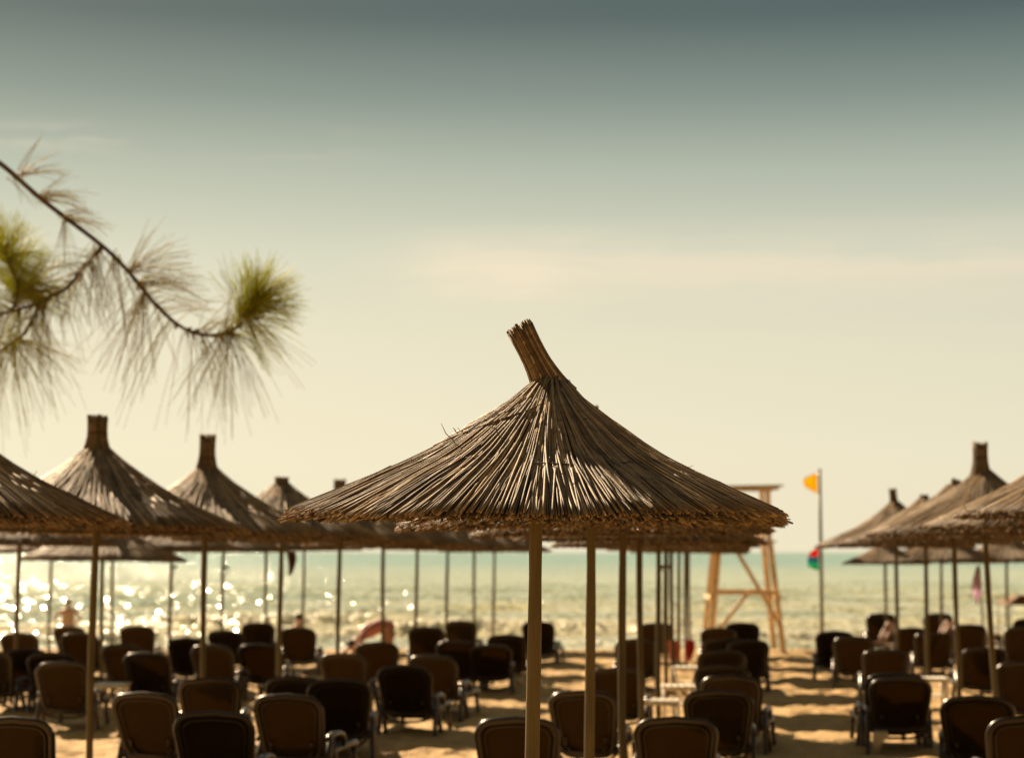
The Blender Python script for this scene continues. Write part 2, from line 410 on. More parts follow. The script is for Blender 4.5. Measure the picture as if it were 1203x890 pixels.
def make_canopy(R, seed, n_long, n_short, sides, seg, rad, shag, swirl=True, shear=(0, 0)):
    g = np.random.default_rng(seed); mb = MB()
    # woven under-layer, a closed thick shell
    nu, nv = 64, 9; us = np.linspace(.03, .985, nv); V = []; Fs = []
    for lay, off in ((0, -.010), (1, -.034)):
        for u in us:
            for k in range(nu):
                t = 2 * math.pi * k / nu; rr = R * u
                V.append((rr * math.cos(t), rr * math.sin(t), R * float(prof(u)) + off * (1 if u < .9 else (.55 if lay else 1))))
    for lay in (0, 1):
        for i in range(nv - 1):
            for k in range(nu):
                q = [lay * nv * nu + i * nu + k, lay * nv * nu + i * nu + (k + 1) % nu, lay * nv * nu + (i + 1) * nu + (k + 1) % nu, lay * nv * nu + (i + 1) * nu + k]
                Fs.append(tuple(q[::-1] if lay == 0 else q))
    for k in range(nu):
        Fs.append(((nv - 1) * nu + k, nv * nu + (nv - 1) * nu + k, nv * nu + (nv - 1) * nu + (k + 1) % nu, (nv - 1) * nu + (k + 1) % nu))
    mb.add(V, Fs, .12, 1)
    for i in range(230):     # reeds seen from below
        t = 2 * math.pi * (i + g.uniform(-.4, .4)) / 230; us = np.array([g.uniform(.3, .6), .8, g.uniform(.95, .995)])
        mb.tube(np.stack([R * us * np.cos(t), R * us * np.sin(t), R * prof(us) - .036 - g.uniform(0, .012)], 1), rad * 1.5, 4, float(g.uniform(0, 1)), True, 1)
    lop = [g.uniform(0, 6.28) for _ in range(4)]
    def rim_u(t): return 1 + .012 * math.sin(3 * t + lop[0]) + .010 * math.sin(7 * t + lop[1])
    def reed(t0, u0, u1, off0, off1, drift, r, c, lift=0):
        k = seg + 1; u = np.linspace(u0, u1, k); s = np.linspace(0, 1, k)
        t = t0 + drift * (1 - s) ** 1.5
        h = R * prof(u) + off0 + (off1 - off0) * s + .006 * np.sin(s * 9 + c * 20) * g.random() + lift * s ** 3
        P = np.stack([R * u * np.cos(t), R * u * np.sin(t), h], 1)
        mb.tube(P, np.linspace(r * 1.05, r * .8, k), sides, c, True, 0)
    for i in range(n_long):
        t = 2 * math.pi * (i + g.uniform(-.45, .45)) / n_long
        u1 = rim_u(t) * (1 + g.normal(0, .010))
        sh = g.random()
        c = float(np.clip(g.beta(2.0, 2.2), 0.02, 1))
        reed(t, g.uniform(.05, .16), u1, g.uniform(.0, .022), g.uniform(-.006, .020), g.normal(0, .045), rad * g.uniform(.75, 1.25), c)
    for i in range(n_short):
        t = g.uniform(0, 2 * math.pi)
        u0 = g.uniform(.18, .72)
        u1 = rim_u(t) * (1 + g.normal(0, .014))
        reed(t, u0, u1, g.uniform(.002, .018), g.uniform(-.022, .014), g.normal(0, .022), rad * g.uniform(.7, 1.2), float(np.clip(g.beta(1.8, 2.4), 0.02, 1)))
    # ragged rim: cut reed ends sagging below the edge
    for i in range(int(shag * 330)):
        t = g.uniform(0, 2 * math.pi); u0 = g.uniform(.93, .985); u1 = u0 + g.uniform(.02, .06)
        z0 = R * float(prof(u0)) - g.uniform(.01, .04)
        dt = g.normal(0, .03)
        P = [(R * u0 * math.cos(t), R * u0 * math.sin(t), z0), (R * u1 * math.cos(t + dt), R * u1 * math.sin(t + dt), z0 - g.uniform(.0, .028))]
        mb.tube(P, rad * g.uniform(.5, .9), 4, float(g.uniform(.1, .7)), True, 0)
    for i in range(int(shag * 16)):   # loose stalks poking out
        t = g.uniform(0, 2 * math.pi); u0 = g.uniform(.3, .99)
        p0 = np.array([R * u0 * math.cos(t), R * u0 * math.sin(t), R * float(prof(u0)) + .01])
        d = np.array([math.cos(t + g.normal(0, .7)), math.sin(t + g.normal(0, .7)), g.uniform(-.5, .9)]); L = g.uniform(.03, .085)
        mb.tube([p0, p0 + d * L * .6, p0 + d * L + np.array([0, 0, g.normal(0, .02)])], [rad * .5, rad * .4, rad * .2], 4, float(g.uniform(.2, .9)), True, 0)
    if swirl:   # a hank of reeds wrapped round below the topknot
        for i in range(34):
            t0 = g.uniform(2.5, 3.5) + math.pi * .18; sp = g.uniform(1.0, 2.1); k = 10; s = np.linspace(0, 1, k)
            u = np.linspace(g.uniform(.30, .5), g.uniform(.05, .09), k); t = t0 + sp * s
            h = R * prof(u) + .012 + g.uniform(0, .016)
            mb.tube(np.stack([R * u * np.cos(t), R * u * np.sin(t), h], 1), rad * .75, sides, float(g.beta(2, 2.4)), True, 0)
    # two rounds of dark wire holding the reeds down
    for u in (.27, .56):
        t = np.linspace(0, 2 * math.pi, 60, endpoint=False); uu = u * (1 + .05 * np.sin(2 * t + seed) + .02 * np.sin(5 * t))
        P = np.stack([R * uu * np.cos(t), R * uu * np.sin(t), R * prof(uu) + .016 + .004 * np.sin(11 * t)], 1)
        mb.tube(P, .0032, 5, .3, False, 2, closed=True)
    for v in mb.v:
        hh = np.clip(v[:, 2] / (R * .5), 0, 1.2); v[:, 0] += shear[0] * hh; v[:, 1] += shear[1] * hh
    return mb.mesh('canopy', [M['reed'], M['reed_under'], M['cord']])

def make_topknot(seed, rad0=.075, rad1=.062, n=52, bands=(.03, .58), tail=.35):
    KX, KY = [-.35, -.1, .08, .25, .5, .75, 1.05], [2.3, 1.6, 1.25, 1.0, .80, .78, rad1 / rad0]
    """bundle of unit length, standing on z = 0"""
    g = np.random.default_rng(seed); mb = MB()
    core = [(0, 0, 0), (0, 0, .45), (0, 0, .93)]
    mb.tube(core, [rad0 * .95, rad0 * .74, rad1 * .82], 12, .15, True, 0)
    for i in range(n):
        t = 2 * math.pi * i / n + g.uniform(-.06, .06); top = g.uniform(.9, 1.03)
        z = np.linspace(-tail, top, 9)
        rr = rad0 * np.interp(z, KX, KY) * g.uniform(.95, 1.05)
        tt = t + g.normal(0, .05) * z
        mb.tube(np.stack([rr * np.cos(tt), rr * np.sin(tt), z], 1), g.uniform(.0035, .0060), 5, float(g.beta(2, 2.5)), True, 0)
    for i in range(60):
        t = g.uniform(0, 6.28); r = rad1 * math.sqrt(g.random()) * .9
        mb.tube([(r * math.cos(t), r * math.sin(t), .85), (r * math.cos(t) * 1.03, r * math.sin(t) * 1.03, g.uniform(.92, 1.02))], .0055, 5, float(g.uniform(.2, .9)), True, 0)
    me = mb.mesh('topknot', M['knot'])
    out = []
    for z in bands:
        bc = MB()
        t = np.linspace(0, 2 * math.pi, 24, endpoint=False)
        rr = rad0 * float(np.interp(z, KX, KY)) + .007
        T3 = np.linspace(0, 6 * math.pi, 70)
        bc.tube(np.stack([rr * np.cos(T3), rr * np.sin(T3), z + .013 * (T3 / 6.28 - 1.5) + .01 * np.sin(T3)], 1), .0055, 5, .3, True)
        out.append(bc.mesh('binding_cord', M['cord']))
    return me, out

def make_pole(seed, r=.0355):
    g = np.random.default_rng(seed); mb = MB()
    z = np.linspace(-.25, 1, 15); ph = g.uniform(0, 6)
    mb.tube(np.stack([.010 * np.sin(z * 5 + ph), .010 * np.cos(z * 4 + ph), z * 2.85], 1), r * (1 + .05 * np.sin(z * 9 + ph) + g.normal(0, .03, 15)), 14, .5)
    return mb.mesh('pole', M['pole'])

def make_underframe(R):
    mb = MB()
    for u, r in ((.90, .011), (.55, .010)):
        t = np.linspace(0, 2 * math.pi, 40, endpoint=False)
        mb.tube(np.stack([R * u * np.cos(t), R * u * np.sin(t), np.full(40, R * float(prof(u)) - .058)], 1), r, 6, .3, False, closed=True)
    for k in range(8):
        t = 2 * math.pi * (k + .3) / 8; us = np.array([.03, .35, .7, .91])
        mb.tube(np.stack([R * us * np.cos(t), R * us * np.sin(t), R * prof(us) - .085], 1), .014, 6, .3)
    return mb.mesh('underframe', M['hoop'])

R0 = 1.5
_sp = -.5
CAN_MAIN = make_canopy(1.25, 3, 760, 800, 6, 8, .0059, 1.0, True, (.075 * math.cos(-_sp), .075 * math.sin(-_sp)))
CANS = [make_canopy(R0, 10 + i, 480, 400, 5, 6, .0090, 1.0, False) for i in range(4)]
FRAME = make_underframe(R0)
KN_MAIN = make_topknot(5, .072, .062, 120, (.10,), .02)
KNOTS = [make_topknot(20 + i, .115, .098, 100, ((.05, .58), (.42,))[i]) for i in range(2)]
POLES = [make_pole(i) for i in range(3)]
hk = MB(); hk.box((0.085, 0, 0), (.13, .05, .05)); hk.tube([(.03, 0, -.02), (.09, 0, -.08)], .008, 6)
HOOK = hk.mesh('hook', M['metal'])

STEP = 4.2
def parasol(px, ds, R, eave, topz, label, knot_lean=(0, 0), tilt=(0, 0), main=False, var=0, hook=None, pole_tilt=0.0, spin=None, krad=1.0):
    """px: photo column of the pole at the horizon; ds: distance in parasol spacings; eave, topz: heights over datum"""
    Y = ds * STEP if not main else F / 238.0
    X = ray(px, HOR)[0] * Y
    z0 = gz(Y)
    root = bpy.data.objects.new('thatched_parasol', None); COL.objects.link(root)
    root.location = (X, Y, z0); root.empty_display_size = .2
    tag(root, label, 'beach parasol', 'thatched reed parasols standing in rows on the sand')
    e = eave - z0
    p = ob('pole', POLES[var % 3], root, rot=(0, pole_tilt, 0), scale=(1, 1, (e + .37 * R) / 2.85))
    sp = random.uniform(0, 6.28) if spin is None else spin
    s = R / (1.25 if main else R0)
    tl = Euler((tilt[0], tilt[1], 0)).to_matrix() @ Euler((0, 0, sp)).to_matrix()
    c = ob('canopy', CAN_MAIN if main else CANS[var % 4], root, loc=(math.sin(pole_tilt) * e, 0, e), rot=tl.to_euler(), scale=(s, s, s * (1 if main else random.uniform(.96, 1.04))))
    s2 = R / R0
    ob('underframe', FRAME, root, loc=(math.sin(pole_tilt) * e, 0, e - .012), rot=tl.to_euler(), scale=(s2, s2, s2))
    zb = e + R * .475
    L = max(.1, topz - z0 - zb)
    km, kb = KN_MAIN if main else KNOTS[(var // 2) % 2]
    k = ob('topknot', km, root, loc=(math.sin(pole_tilt) * zb + (.105 if main else 0), 0, zb), rot=(knot_lean[0], knot_lean[1], random.uniform(0, 6) if not main else 0),
           scale=(krad, krad, L / math.cos(min(.9, abs(knot_lean[1])))))
    for b_ in kb: ob('binding_cord', b_, k)
    if hook is not None:
        h = ob('hook', HOOK, p, loc=(0, 0, hook), rot=(0, 0, random.uniform(-.3, .3)), scale=(1, 1, 2.85 / (e + .37 * R)))
        tag(h, 'small grey hook bracket clamped to the pole')
    return root

R_ = math.radians
# the centre row, nearest first
parasol(624, 2.33, 1.21, 2.435, 3.365, 'sharp nearest parasol with its topknot leaning left, in the middle of the picture', (0, R_(-27)), (R_(1.3), R_(0.2)), True, 0, pole_tilt=R_(.3), spin=-.5, krad=1.05)
cen = [(693, 3.33, 1.34, 3.27, 'second parasol of the centre row, its rim showing just under the sharp nearest canopy'),
       (731, 4.33, 1.36, 3.34, 'third parasol of the centre row, pole third from left behind the sharp canopy'),
       (752, 5.33, 1.38, 3.30, 'fourth parasol of the centre row, pole left of the white slatted tables'),
       (773, 6.33, 1.40, 3.25, 'fifth parasol of the centre row, pole beside the middle white slatted table'),
       (782, 7.33, 1.38, 3.2, 'sixth parasol of the centre row, thin pole beside the farthest white table'),
       (789, 8.33, 1.36, 3.2, 'seventh parasol of the centre row, pole just left of the faded red towel'),
       (797, 9.33, 1.36, 3.15, 'eighth parasol of the centre row, pole with the faded red towel'),
       (805, 10.33, 1.36, 3.15, 'ninth parasol of the centre row, pole with the bright red towel'),
       (809, 11.3, 1.36, 3.15, 'last parasol of the centre row, nearest the sea and the lifeguard tower')]
for i, (px, ds, R, tz, lb) in enumerate(cen):
    parasol(px, ds, R, 2.45 + gz(ds * STEP) - .008 * i + random.uniform(-.02, .02), tz, lb, (0, random.uniform(-.1, .1)), (random.uniform(-.02, .02), random.uniform(-.015, .015)), var=i, hook=(2.05 if i == 3 else None), krad=.75)
# the row left of centre
lef = [(-88, 3.76, 1.53, 2.51, 3.55, 'big parasol cut by the left picture edge, loose straws at its rim'),
       (110, 4.74, 1.51, 2.475, 3.61, 'tall parasol with upright topknot highest on the left, under the pine branch'),
       (240, 5.74, 1.50, 2.46, 3.665, 'parasol with slender tall topknot, second peak from the left'),
       (329, 6.74, 1.50, 2.44, 3.31, 'parasol with short stubby topknot between the left peaks and the sharp canopy'),
       (398, 7.74, 1.45, 2.42, 3.43, 'parasol whose topknot tip shows just over the left slope of the sharp canopy'),
       (450, 8.74, 1.45, 2.38, 3.2, 'parasol behind the sharp canopy, its pole above the person bending in pink'),
       (489, 9.74, 1.42, 2.35, 3.15, 'parasol with its pole right of the person bending in pink'),
       (525, 10.74, 1.40, 2.33, 3.1, 'parasol third from the end of the left centre row'),
       (557, 11.7, 1.40, 2.31, 3.1, 'parasol last but one of the left centre row by the sea'),
       (580, 12.3, 1.40, 2.29, 3.1, 'last parasol of the left centre row, closest to the water')]
for i, (px, ds, R, ev, tz, lb) in enumerate(lef):
    ds = min(ds, 11.9)
    parasol(px, ds, R, ev, tz, lb, (0, random.uniform(-.03, .03)), (random.uniform(-.02, .02), R_(.8) if i < 3 else 0), var=i, pole_tilt=R_(.25))
# the row further left
fl = [(22, 7.55, 1.50, 2.38, 3.1, 2.32, 'parasol behind the cut-off left one, bracket on its pole by the left edge'),
      (121, 8.55, 1.46, 2.12, 2.95, None, 'low parasol under the tall left one, its whole grey rim level over the sea'),
      (201, 9.55, 1.44, 2.30, 3.0, 2.0, 'far parasol with a bracket on its pole, right of the low grey rim'),
      (262, 10.4, 1.40, 2.27, 3.0, 2.0, 'far parasol with a bracket on its pole, between the second and third left peaks'),
      (313, 11.2, 1.40, 2.30, 3.05, None, 'far parasol left of the brown strip hanging under the thatch'),
      (357, 11.8, 1.40, 2.30, 3.0, None, 'far parasol right of the brown strip hanging under the thatch'),
      (60, 11.3, 1.35, 2.27, 2.9, None, 'far parasol with thin pole just left of the bare-backed person'),
      (133, 11.8, 1.35, 2.25, 2.9, None, 'far parasol with thin pole just right of the bare-backed person')]
for i, (px, ds, R, ev, tz, hkz, lb) in enumerate(fl):
    parasol(px, ds, R, ev, tz, lb, (0, 0), (0, random.uniform(-.02, .02)), var=i + 1, hook=(hkz if hkz else None), krad=.9)
# the right-hand row
rig = [(1309, 4.0, 1.27, 2.565, 3.55, 'nearest right-hand parasol, only its straw rim inside the right edge', 0),
       (1276, 5.0, 1.66, 2.52, 3.50, 'second right-hand parasol, straw fringe left of the one at the edge', 0),
       (1169, 6.0, 1.46, 2.475, 3.63, 'tall right-hand parasol with thick upright topknot', .10),
       (1123, 6.9, 1.38, 2.44, 3.29, 'right-hand parasol with short slanted topknot left of the tall one', .012),
       (1088, 7.9, 1.38, 2.40, 3.2, 'right-hand parasol with squat topknot, second peak from the flagpole', .012),
       (1054, 8.9, 1.46, 2.36, 3.43, 'right-hand parasol nearest the flagpole, narrow topknot leaning', .02),
       (1040, 11.2, 1.0, 1.98, 2.6, 'low far parasol right of the flagpole, rim below the horizon', 0),
       (1105, 11.2, 1.4, 2.02, 2.7, 'low far parasol behind the right-hand row, middle of three low ones', 0),
       (1182, 11.6, 1.3, 2.02, 2.7, 'low far parasol behind the lilac pennant at the right', 0)]
for i, (px, ds, R, ev, tz, lb, pt) in enumerate(rig):
    lean = {3: (0, .35), 5: (0, .10)}.get(i, (0, 0))
    parasol(px, ds, R, ev, tz, lb, lean, (0, 0), var=i + 2, pole_tilt=-pt * .5, krad=(.72 if i in (3, 4, 5) else .95))

# ------------------------------------------------------------------ sun loungers
def rrect(w0, w1, l, r0, r1, n=6, arch=.02):
    """rounded outline in (u, v), v from 0 to l; w0 half width at the foot, w1 at the top"""
    pts = []
    def arc(cx, cy, r, a0, a1):
        for i in range(n + 1):
            a = a0 + (a1 - a0) * i / n; pts.append((cx + r * math.cos(a), cy + r * math.sin(a)))
    arc(w1 - r1, l - r1, r1, 0, math.pi / 2)
    pts.append((0, l + arch))
    arc(-w1 + r1, l - r1, r1, math.pi / 2, math.pi)
    arc(-w0 + r0, r0, r0, math.pi, 1.5 * math.pi)
    arc(w0 - r0, r0, r0, 1.5 * math.pi, 2 * math.pi)
    return pts
BL = .70            # backrest length
def chair_meshes():
    d = {}
    mb = MB()     # backrest frame lies in local (x, z) plane, hinge on x axis
    o = rrect(.285, .325, BL - .02, .15, .135)
    P = np.array([(u, 0, v) for u, v in o])
    mb.tube(P, .034, 8, .5, False, closed=True, flat=.75, up=(0, 1, 0))
    i_ = rrect(.235, .272, BL - .115, .125, .105, arch=.014)
    P2 = np.array([(u, -.004, v + .047) for u, v in i_])
    mb.tube(P2, .011, 6, .5, False, closed=True, flat=.9, up=(0, 1, 0))
    for x in (-.18, .18): mb.beam((x, -.004, .02), (x * .98, -.004, .09), .04, .02)
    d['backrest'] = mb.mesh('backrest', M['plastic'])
    def sheet(outline, y0, dish, th):
        m = MB(); n = len(outline); c = np.mean(np.array(outline), 0)
        V = []; Fs = []
        rings = (1.0, .75, .45, .15)
        for side, off in ((0, 0), (1, th)):
            for q in rings:
                for (u, v) in outline:
                    V.append((c[0] + (u - c[0]) * q, y0 + off + dish * (1 - q * q), c[1] + (v - c[1]) * q))
        k = len(rings)
        for s in (0, 1):
            for r in range(k - 1):
                for i in range(n):
                    j = (i + 1) % n; b = s * k * n
                    q = (b + r * n + i, b + r * n + j, b + (r + 1) * n + j, b + (r + 1) * n + i)
                    Fs.append(q if s else q[::-1])
            b = s * k * n + (k - 1) * n
            Fs.append(tuple(range(b, b + n)) if s else tuple(range(b, b + n))[::-1])
        for i in range(n):
            j = (i + 1) % n; Fs.append((i, k * n + i, k * n + j, j))
        m.add(V, Fs); return m
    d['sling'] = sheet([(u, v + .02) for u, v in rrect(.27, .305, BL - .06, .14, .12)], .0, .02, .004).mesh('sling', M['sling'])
    mb = MB()     # seat frame: rails, cross bars
    for x in (-.31, .31):
        mb.tube([(x, -.06, .30), (x, .25, .315), (x, .8, .33), (x, 1.16, .325), (x * .97, 1.25, .30)], [.028, .030, .030, .030, .026], 8, .5, flat=1.3)
    for y, z in ((-.05, .285), (.55, .30), (1.22, .30)):
        mb.tube([(-.31, y, z), (0, y, z - .012), (.31, y, z)], .022, 8, .5)
    d['seat_frame'] = mb.mesh('seat_frame', M['plastic'])
    m = MB(); n = 12                     # seat sling, bowed along its length
    yy = np.linspace(.02, 1.20, n); V = []; Fs = []
    for off in (0, -.006):
        for y in yy:
            for x in np.linspace(-.285, .285, 7):
                V.append((x, y, .335 + .02 * math.sin(y * 4) - .025 * (1 - (x / .285) ** 2) + off))
    for s in (0, 1):
        for i in range(n - 1):
            for k in range(6):
                b = s * n * 7; q = (b + i * 7 + k, b + i * 7 + k + 1, b + (i + 1) * 7 + k + 1, b + (i + 1) * 7 + k)
                Fs.append(q if s == 0 else q[::-1])
    m.add(V, Fs); d['seat'] = m.mesh('seat', M['sling'])
    for nm, x in (('armrest_a', -.345), ('armrest_b', .345)):
        mb = MB()
        mb.tube([(x, -.10, .455), (x, .0, .485), (x, .15, .495), (x, .36, .49), (x, .50, .46), (x, .57, .40), (x * .93, .60, .33)], [.024, .033, .036, .036, .033, .028, .024], 8, .5, flat=.8)
        d[nm] = mb.mesh('armrest', M['plastic_arm'])
    for nm, x, a, b in (('la', -.345, (0.03, .47), (-.13, -.02)), ('lb', .345, (0.03, .47), (-.13, -.02)), ('lc', -.345, (.10, .475), (.30, -.02)), ('ld', .345, (.10, .475), (.30, -.02)),
                        ('le', -.30, (1.10, .32), (1.17, -.02)), ('lf', .30, (1.10, .32), (1.17, -.02))):
        mb = MB(); s = 1 if x > 0 else -1
        mb.tube([(x, a[0], a[1]), (x + s * .006, (a[0] + b[0]) / 2, (a[1] + b[1]) / 2), (x + s * .016, b[0], b[1] + .03), (x + s * .016, b[0], b[1])], [.027, .029, .029, .034], 8, .5, flat=1.25)
        d[nm] = mb.mesh('leg', M['plastic_arm'])
    mb = MB()
    for x in (-.2, .2): mb.tube([(x, -.145, .44), (x, -.10, .38), (x * 1.2, .0, .30)], .017, 6, .5)
    mb.tube([(-.24, -.05, .20), (-.12, -.06, .175), (.12, -.06, .175), (.24, -.05, .20)], .018, 6)
    mb.tube([(-.31, -.05, .28), (-.24, -.05, .20)], .018, 6); mb.tube([(.31, -.05, .28), (.24, -.05, .20)], .018, 6)
    d['support'] = mb.mesh('support', M['plastic'])
    return d
CH = chair_meshes()
CHAIRS = []
def lounger(px, ty, label, lean=25, yaw=None):
    """px, ty: where the middle of the backrest's top edge is seen"""
    lean = R_(lean + random.uniform(-4, 4))
    h = .245 + (BL + .02) * math.cos(lean)
    a, b = ray(px, ty)
    Y = 25.0
    for _ in range(40): Y = (CAMZ - h - gz(Y)) / -b
    X = a * Y
    rz = COLYAW + (R_(random.uniform(-8, 8)) if yaw is None else R_(yaw))
    off = Euler((0, 0, rz)).to_matrix() @ Vector((0, -BL * math.sin(lean) - .02, 0))
    x, y = X - off.x, Y - off.y
    root = bpy.data.objects.new('sun_lounger', None); COL.objects.link(root); root.empty_display_size = .2
    root.location = (x, y, gz(y)); root.rotation_euler = (0, 0, rz)
    tag(root, label, 'sun lounger', 'brown sun loungers facing the sea')
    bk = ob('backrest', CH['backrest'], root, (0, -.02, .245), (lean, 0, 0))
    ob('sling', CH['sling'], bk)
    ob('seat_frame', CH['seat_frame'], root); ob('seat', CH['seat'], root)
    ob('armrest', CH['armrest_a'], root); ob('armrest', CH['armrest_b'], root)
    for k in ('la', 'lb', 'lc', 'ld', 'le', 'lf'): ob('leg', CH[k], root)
    if lean < R_(32): ob('support', CH['support'], root)
    CHAIRS.append(root)
    return root

lounger(13, 842, 'lounger in the bottom left corner, cut by the picture edge')
lounger(168, 813, 'lounger right of the thick left pole, in the second row from the bottom')
lounger(250, 835, 'lounger at the bottom edge, lower middle of the left block, below the second left pole', yaw=0)
lounger(337, 815, 'lounger below the pole with the brown strip, second from the bottom')
lounger(246, 796, 'lounger with the second left pole rising in front of its back')
lounger(73, 777, 'lounger just left of the thick left pole, back and legs clear over sand')
lounger(60, 766, 'lounger peeping over the top of the clear one left of the thick left pole')
lounger(171, 766, 'lounger right of the small white table, behind the one in the second row')
lounger(143, 756, 'lounger directly behind the small white table by the thick left pole')
lounger(22, 743, 'lounger near the left edge with a pole crossing its back, sea behind it')
lounger(30, 762, 'lounger in shade below the pole-crossed one near the left edge')
lounger(93, 743, 'lounger half behind the thick left pole, right of the one below the bather')
lounger(80, 735, 'lounger straight below the bare-backed person in the water')
lounger(161, 735, 'lounger standing alone against the sea right of the thick left pole', 22)
lounger(220, 749, 'lounger left of the second left pole, half hidden behind the next one')
lounger(248, 757, 'lounger with the second left pole in front, in the middle rows')
lounger(264, 740, 'lounger with a thin pole crossing it, just right of the second left pole')
lounger(303, 731, 'lounger high against the sea, between the second and third left poles', 20)
lounger(304, 756, 'very dark lounger directly below the high one against the sea', 30)
lounger(350, 737, 'lounger right of the third left pole, with sunlit sand under it', 22)
lounger(345, 794, 'lounger whose top edge peeps out behind the third left pole')
lounger(398, 797, 'lounger in front of the fourth left pole, armrest glinting on its right')
lounger(402, 767, 'lounger crossed by the fourth left pole')
lounger(443, 754, 'lounger in front of the person bending in pink')
lounger(474, 781, 'lounger with full back and legs showing, outermost of the left block by the open sand')
lounger(507, 769, 'lounger behind the outermost one of the left block, slightly to its right')
lounger(501, 736, 'lounger against the foam right of the person bending in pink', 22)
lounger(537, 752, 'lounger in the fourth place along the open sand, third before the far end')
lounger(541, 729, 'highest lounger of the left block, near the water left of the sharp parasol pole', 20)
lounger(576, 757, 'low lounger along the open sand, left of the sharp parasol pole', 33)
lounger(595, 745, 'lounger peeping up behind the low one left of the sharp parasol pole')
lounger(632, 729.5, 'lone lounger behind the sharp parasol pole at the end of the open sand', 20, -4)
lounger(-14, 764, 'lounger cut by the left edge, only its armrest in the picture')
# centre block
lounger(607, 842, 'lounger at the bottom edge behind the thick sharp pole', yaw=1)
lounger(684, 811, 'lounger behind the second pole of the centre row')
lounger(724, 784, 'lounger between the second and third poles of the centre row')
lounger(747, 750, 'lounger behind the third and fourth poles of the centre row')
lounger(771, 731, 'lounger against the sea behind the cluster of thin poles', 22)
lounger(794, 842, 'lounger at the bottom edge right of the centre poles, below the white tables', yaw=1)
lounger(844, 810, 'second lounger of the file below the lifeguard tower')
lounger(858, 793, 'third lounger of the file below the lifeguard tower')
lounger(848, 780, 'fourth lounger of the file below the lifeguard tower')
lounger(848, 763, 'fifth lounger of the file below the lifeguard tower')
lounger(850, 748.5, 'sixth lounger of the file below the lifeguard tower')
lounger(844, 737, 'lounger under the left leg of the lifeguard tower, barely showing')
lounger(872, 731, 'highest lounger of the tower file, square back before the shallow water', 18)
lounger(879, 751, 'lounger on the right of the tower file, by the open sand')
# right block
lounger(981, 741, 'lounger at the foot of the flagpole, farthest along the right-hand aisle')
lounger(1003, 747, 'lounger right of the one at the flagpole foot')
lounger(1041, 762, 'lounger in the aisle row, behind the sharp-edged clear one on the right')
lounger(1052, 790, 'lounger almost hidden behind the clear one on the right')
lounger(1058, 795, 'clear lounger on the right with a pale towel hung at its leg', yaw=0)
lounger(1035, 720, 'sunlit lounger by the water, left of the right-hand poles', 14)
lounger(1102, 720, 'sunlit lounger by the water, crossed by a thin pole', 14)
lounger(1072, 737, 'pale brown lounger low between the two sunlit ones by the water', 20)
lounger(1097, 742, 'dark lounger crossed by two right-hand poles, small white table below it')
lounger(1139, 733, 'sunlit brown lounger behind the lilac pennant pole', 18)
lounger(1157, 760, 'lounger between the last two right-hand poles')
lounger(1201, 736, 'sunlit lounger at the right edge under the small canopy', 20)
lounger(1209, 726, 'lounger at the right edge, farthest back by the small canopy', 18)
lounger(1202, 777, 'lounger at the right edge behind the last pole')
lounger(1148, 817, 'large lounger near the bottom right, below the last pole')
lounger(1210, 841, 'lounger in the bottom right corner, cut by the picture edge', yaw=2)

# pale towel hung at the clear right lounger's leg
c = next(o for o in CHAIRS if 'pale towel' in o['label'])
mb = MB()
for k in range(5):
    x = -.27 + .028 * k
    mb.tube([(x, -.16, .265), (x - .004, -.20, .23), (x - .02 - .012 * k, -.21, .14), (x - .03 - .02 * k, -.20, .02)], [.02, .03, .026, .016], 8, .5, flat=.6)
t = ob('hanging_towel', mb.mesh('hanging_towel', M['rope'])); t.matrix_world = Matrix.Translation(c.location) @ Euler(c.rotation_euler).to_matrix().to_4x4()
tag(t, 'pale twisted towel hanging by the leg of the clear right lounger', 'towel')

# ------------------------------------------------------------------ white slatted tables
tb = MB()
for k in range(5): tb.box((-.19 + .095 * k, 0, 0), (.085, .46, .022))
TT = tb.mesh('tabletop', M['white_plastic'], False)
tb = MB()
for y in (-.19, .19): tb.box((0, y, -.032), (.42, .03, .04))
for x in (-.2, .2): tb.box((x, 0, -.032), (.03, .36, .04))
TA = tb.mesh('apron', M['white_plastic'], False)
tb = MB(); tb.tube([(0, 0, -.05), (0, 0, -.5)], [.02, .016], 8)
TL = tb.mesh('leg', M['white_plastic'])
tb = MB()
for k in range(4): tb.box((-.14 + .093 * k, 0, -.25), (.075, .36, .016))
TS = tb.mesh('shelf', M['white_plastic'], False)
def table(px, py, label, rz=0.1):
    a, b = ray(px, py); Y = 25.
    for _ in range(40): Y = (CAMZ - .47 - gz(Y)) / -b
    r = bpy.data.objects.new('side_table', None); COL.objects.link(r)
    r.location = (a * Y, Y, gz(Y)); r.rotation_euler = (0, 0, COLYAW + rz); r.empty_display_size = .2
    tag(r, label, 'table', 'small white side tables beside the poles')
    ob('tabletop', TT, r, (0, 0, .47)); ob('apron', TA, r, (0, 0, .47)); ob('shelf', TS, r, (0, 0, .47))
    for x in (-.19, .19):
        for y in (-.18, .18): ob('leg', TL, r, (x, y, .47))
table(796, 805, 'middle white slatted table of three beside the centre poles')
table(776, 822, 'nearest white slatted table, left of the tower file and partly behind a centre pole', -.1)
table(806, 783, 'farthest white table of three beside the centre poles, below the red towels')
table(132, 803, 'white table just right of the thick left pole')
table(3, 783, 'white table cut by the left edge of the picture')
table(1094, 796, 'white table at the foot of the right-hand pole, left of the big lounger')

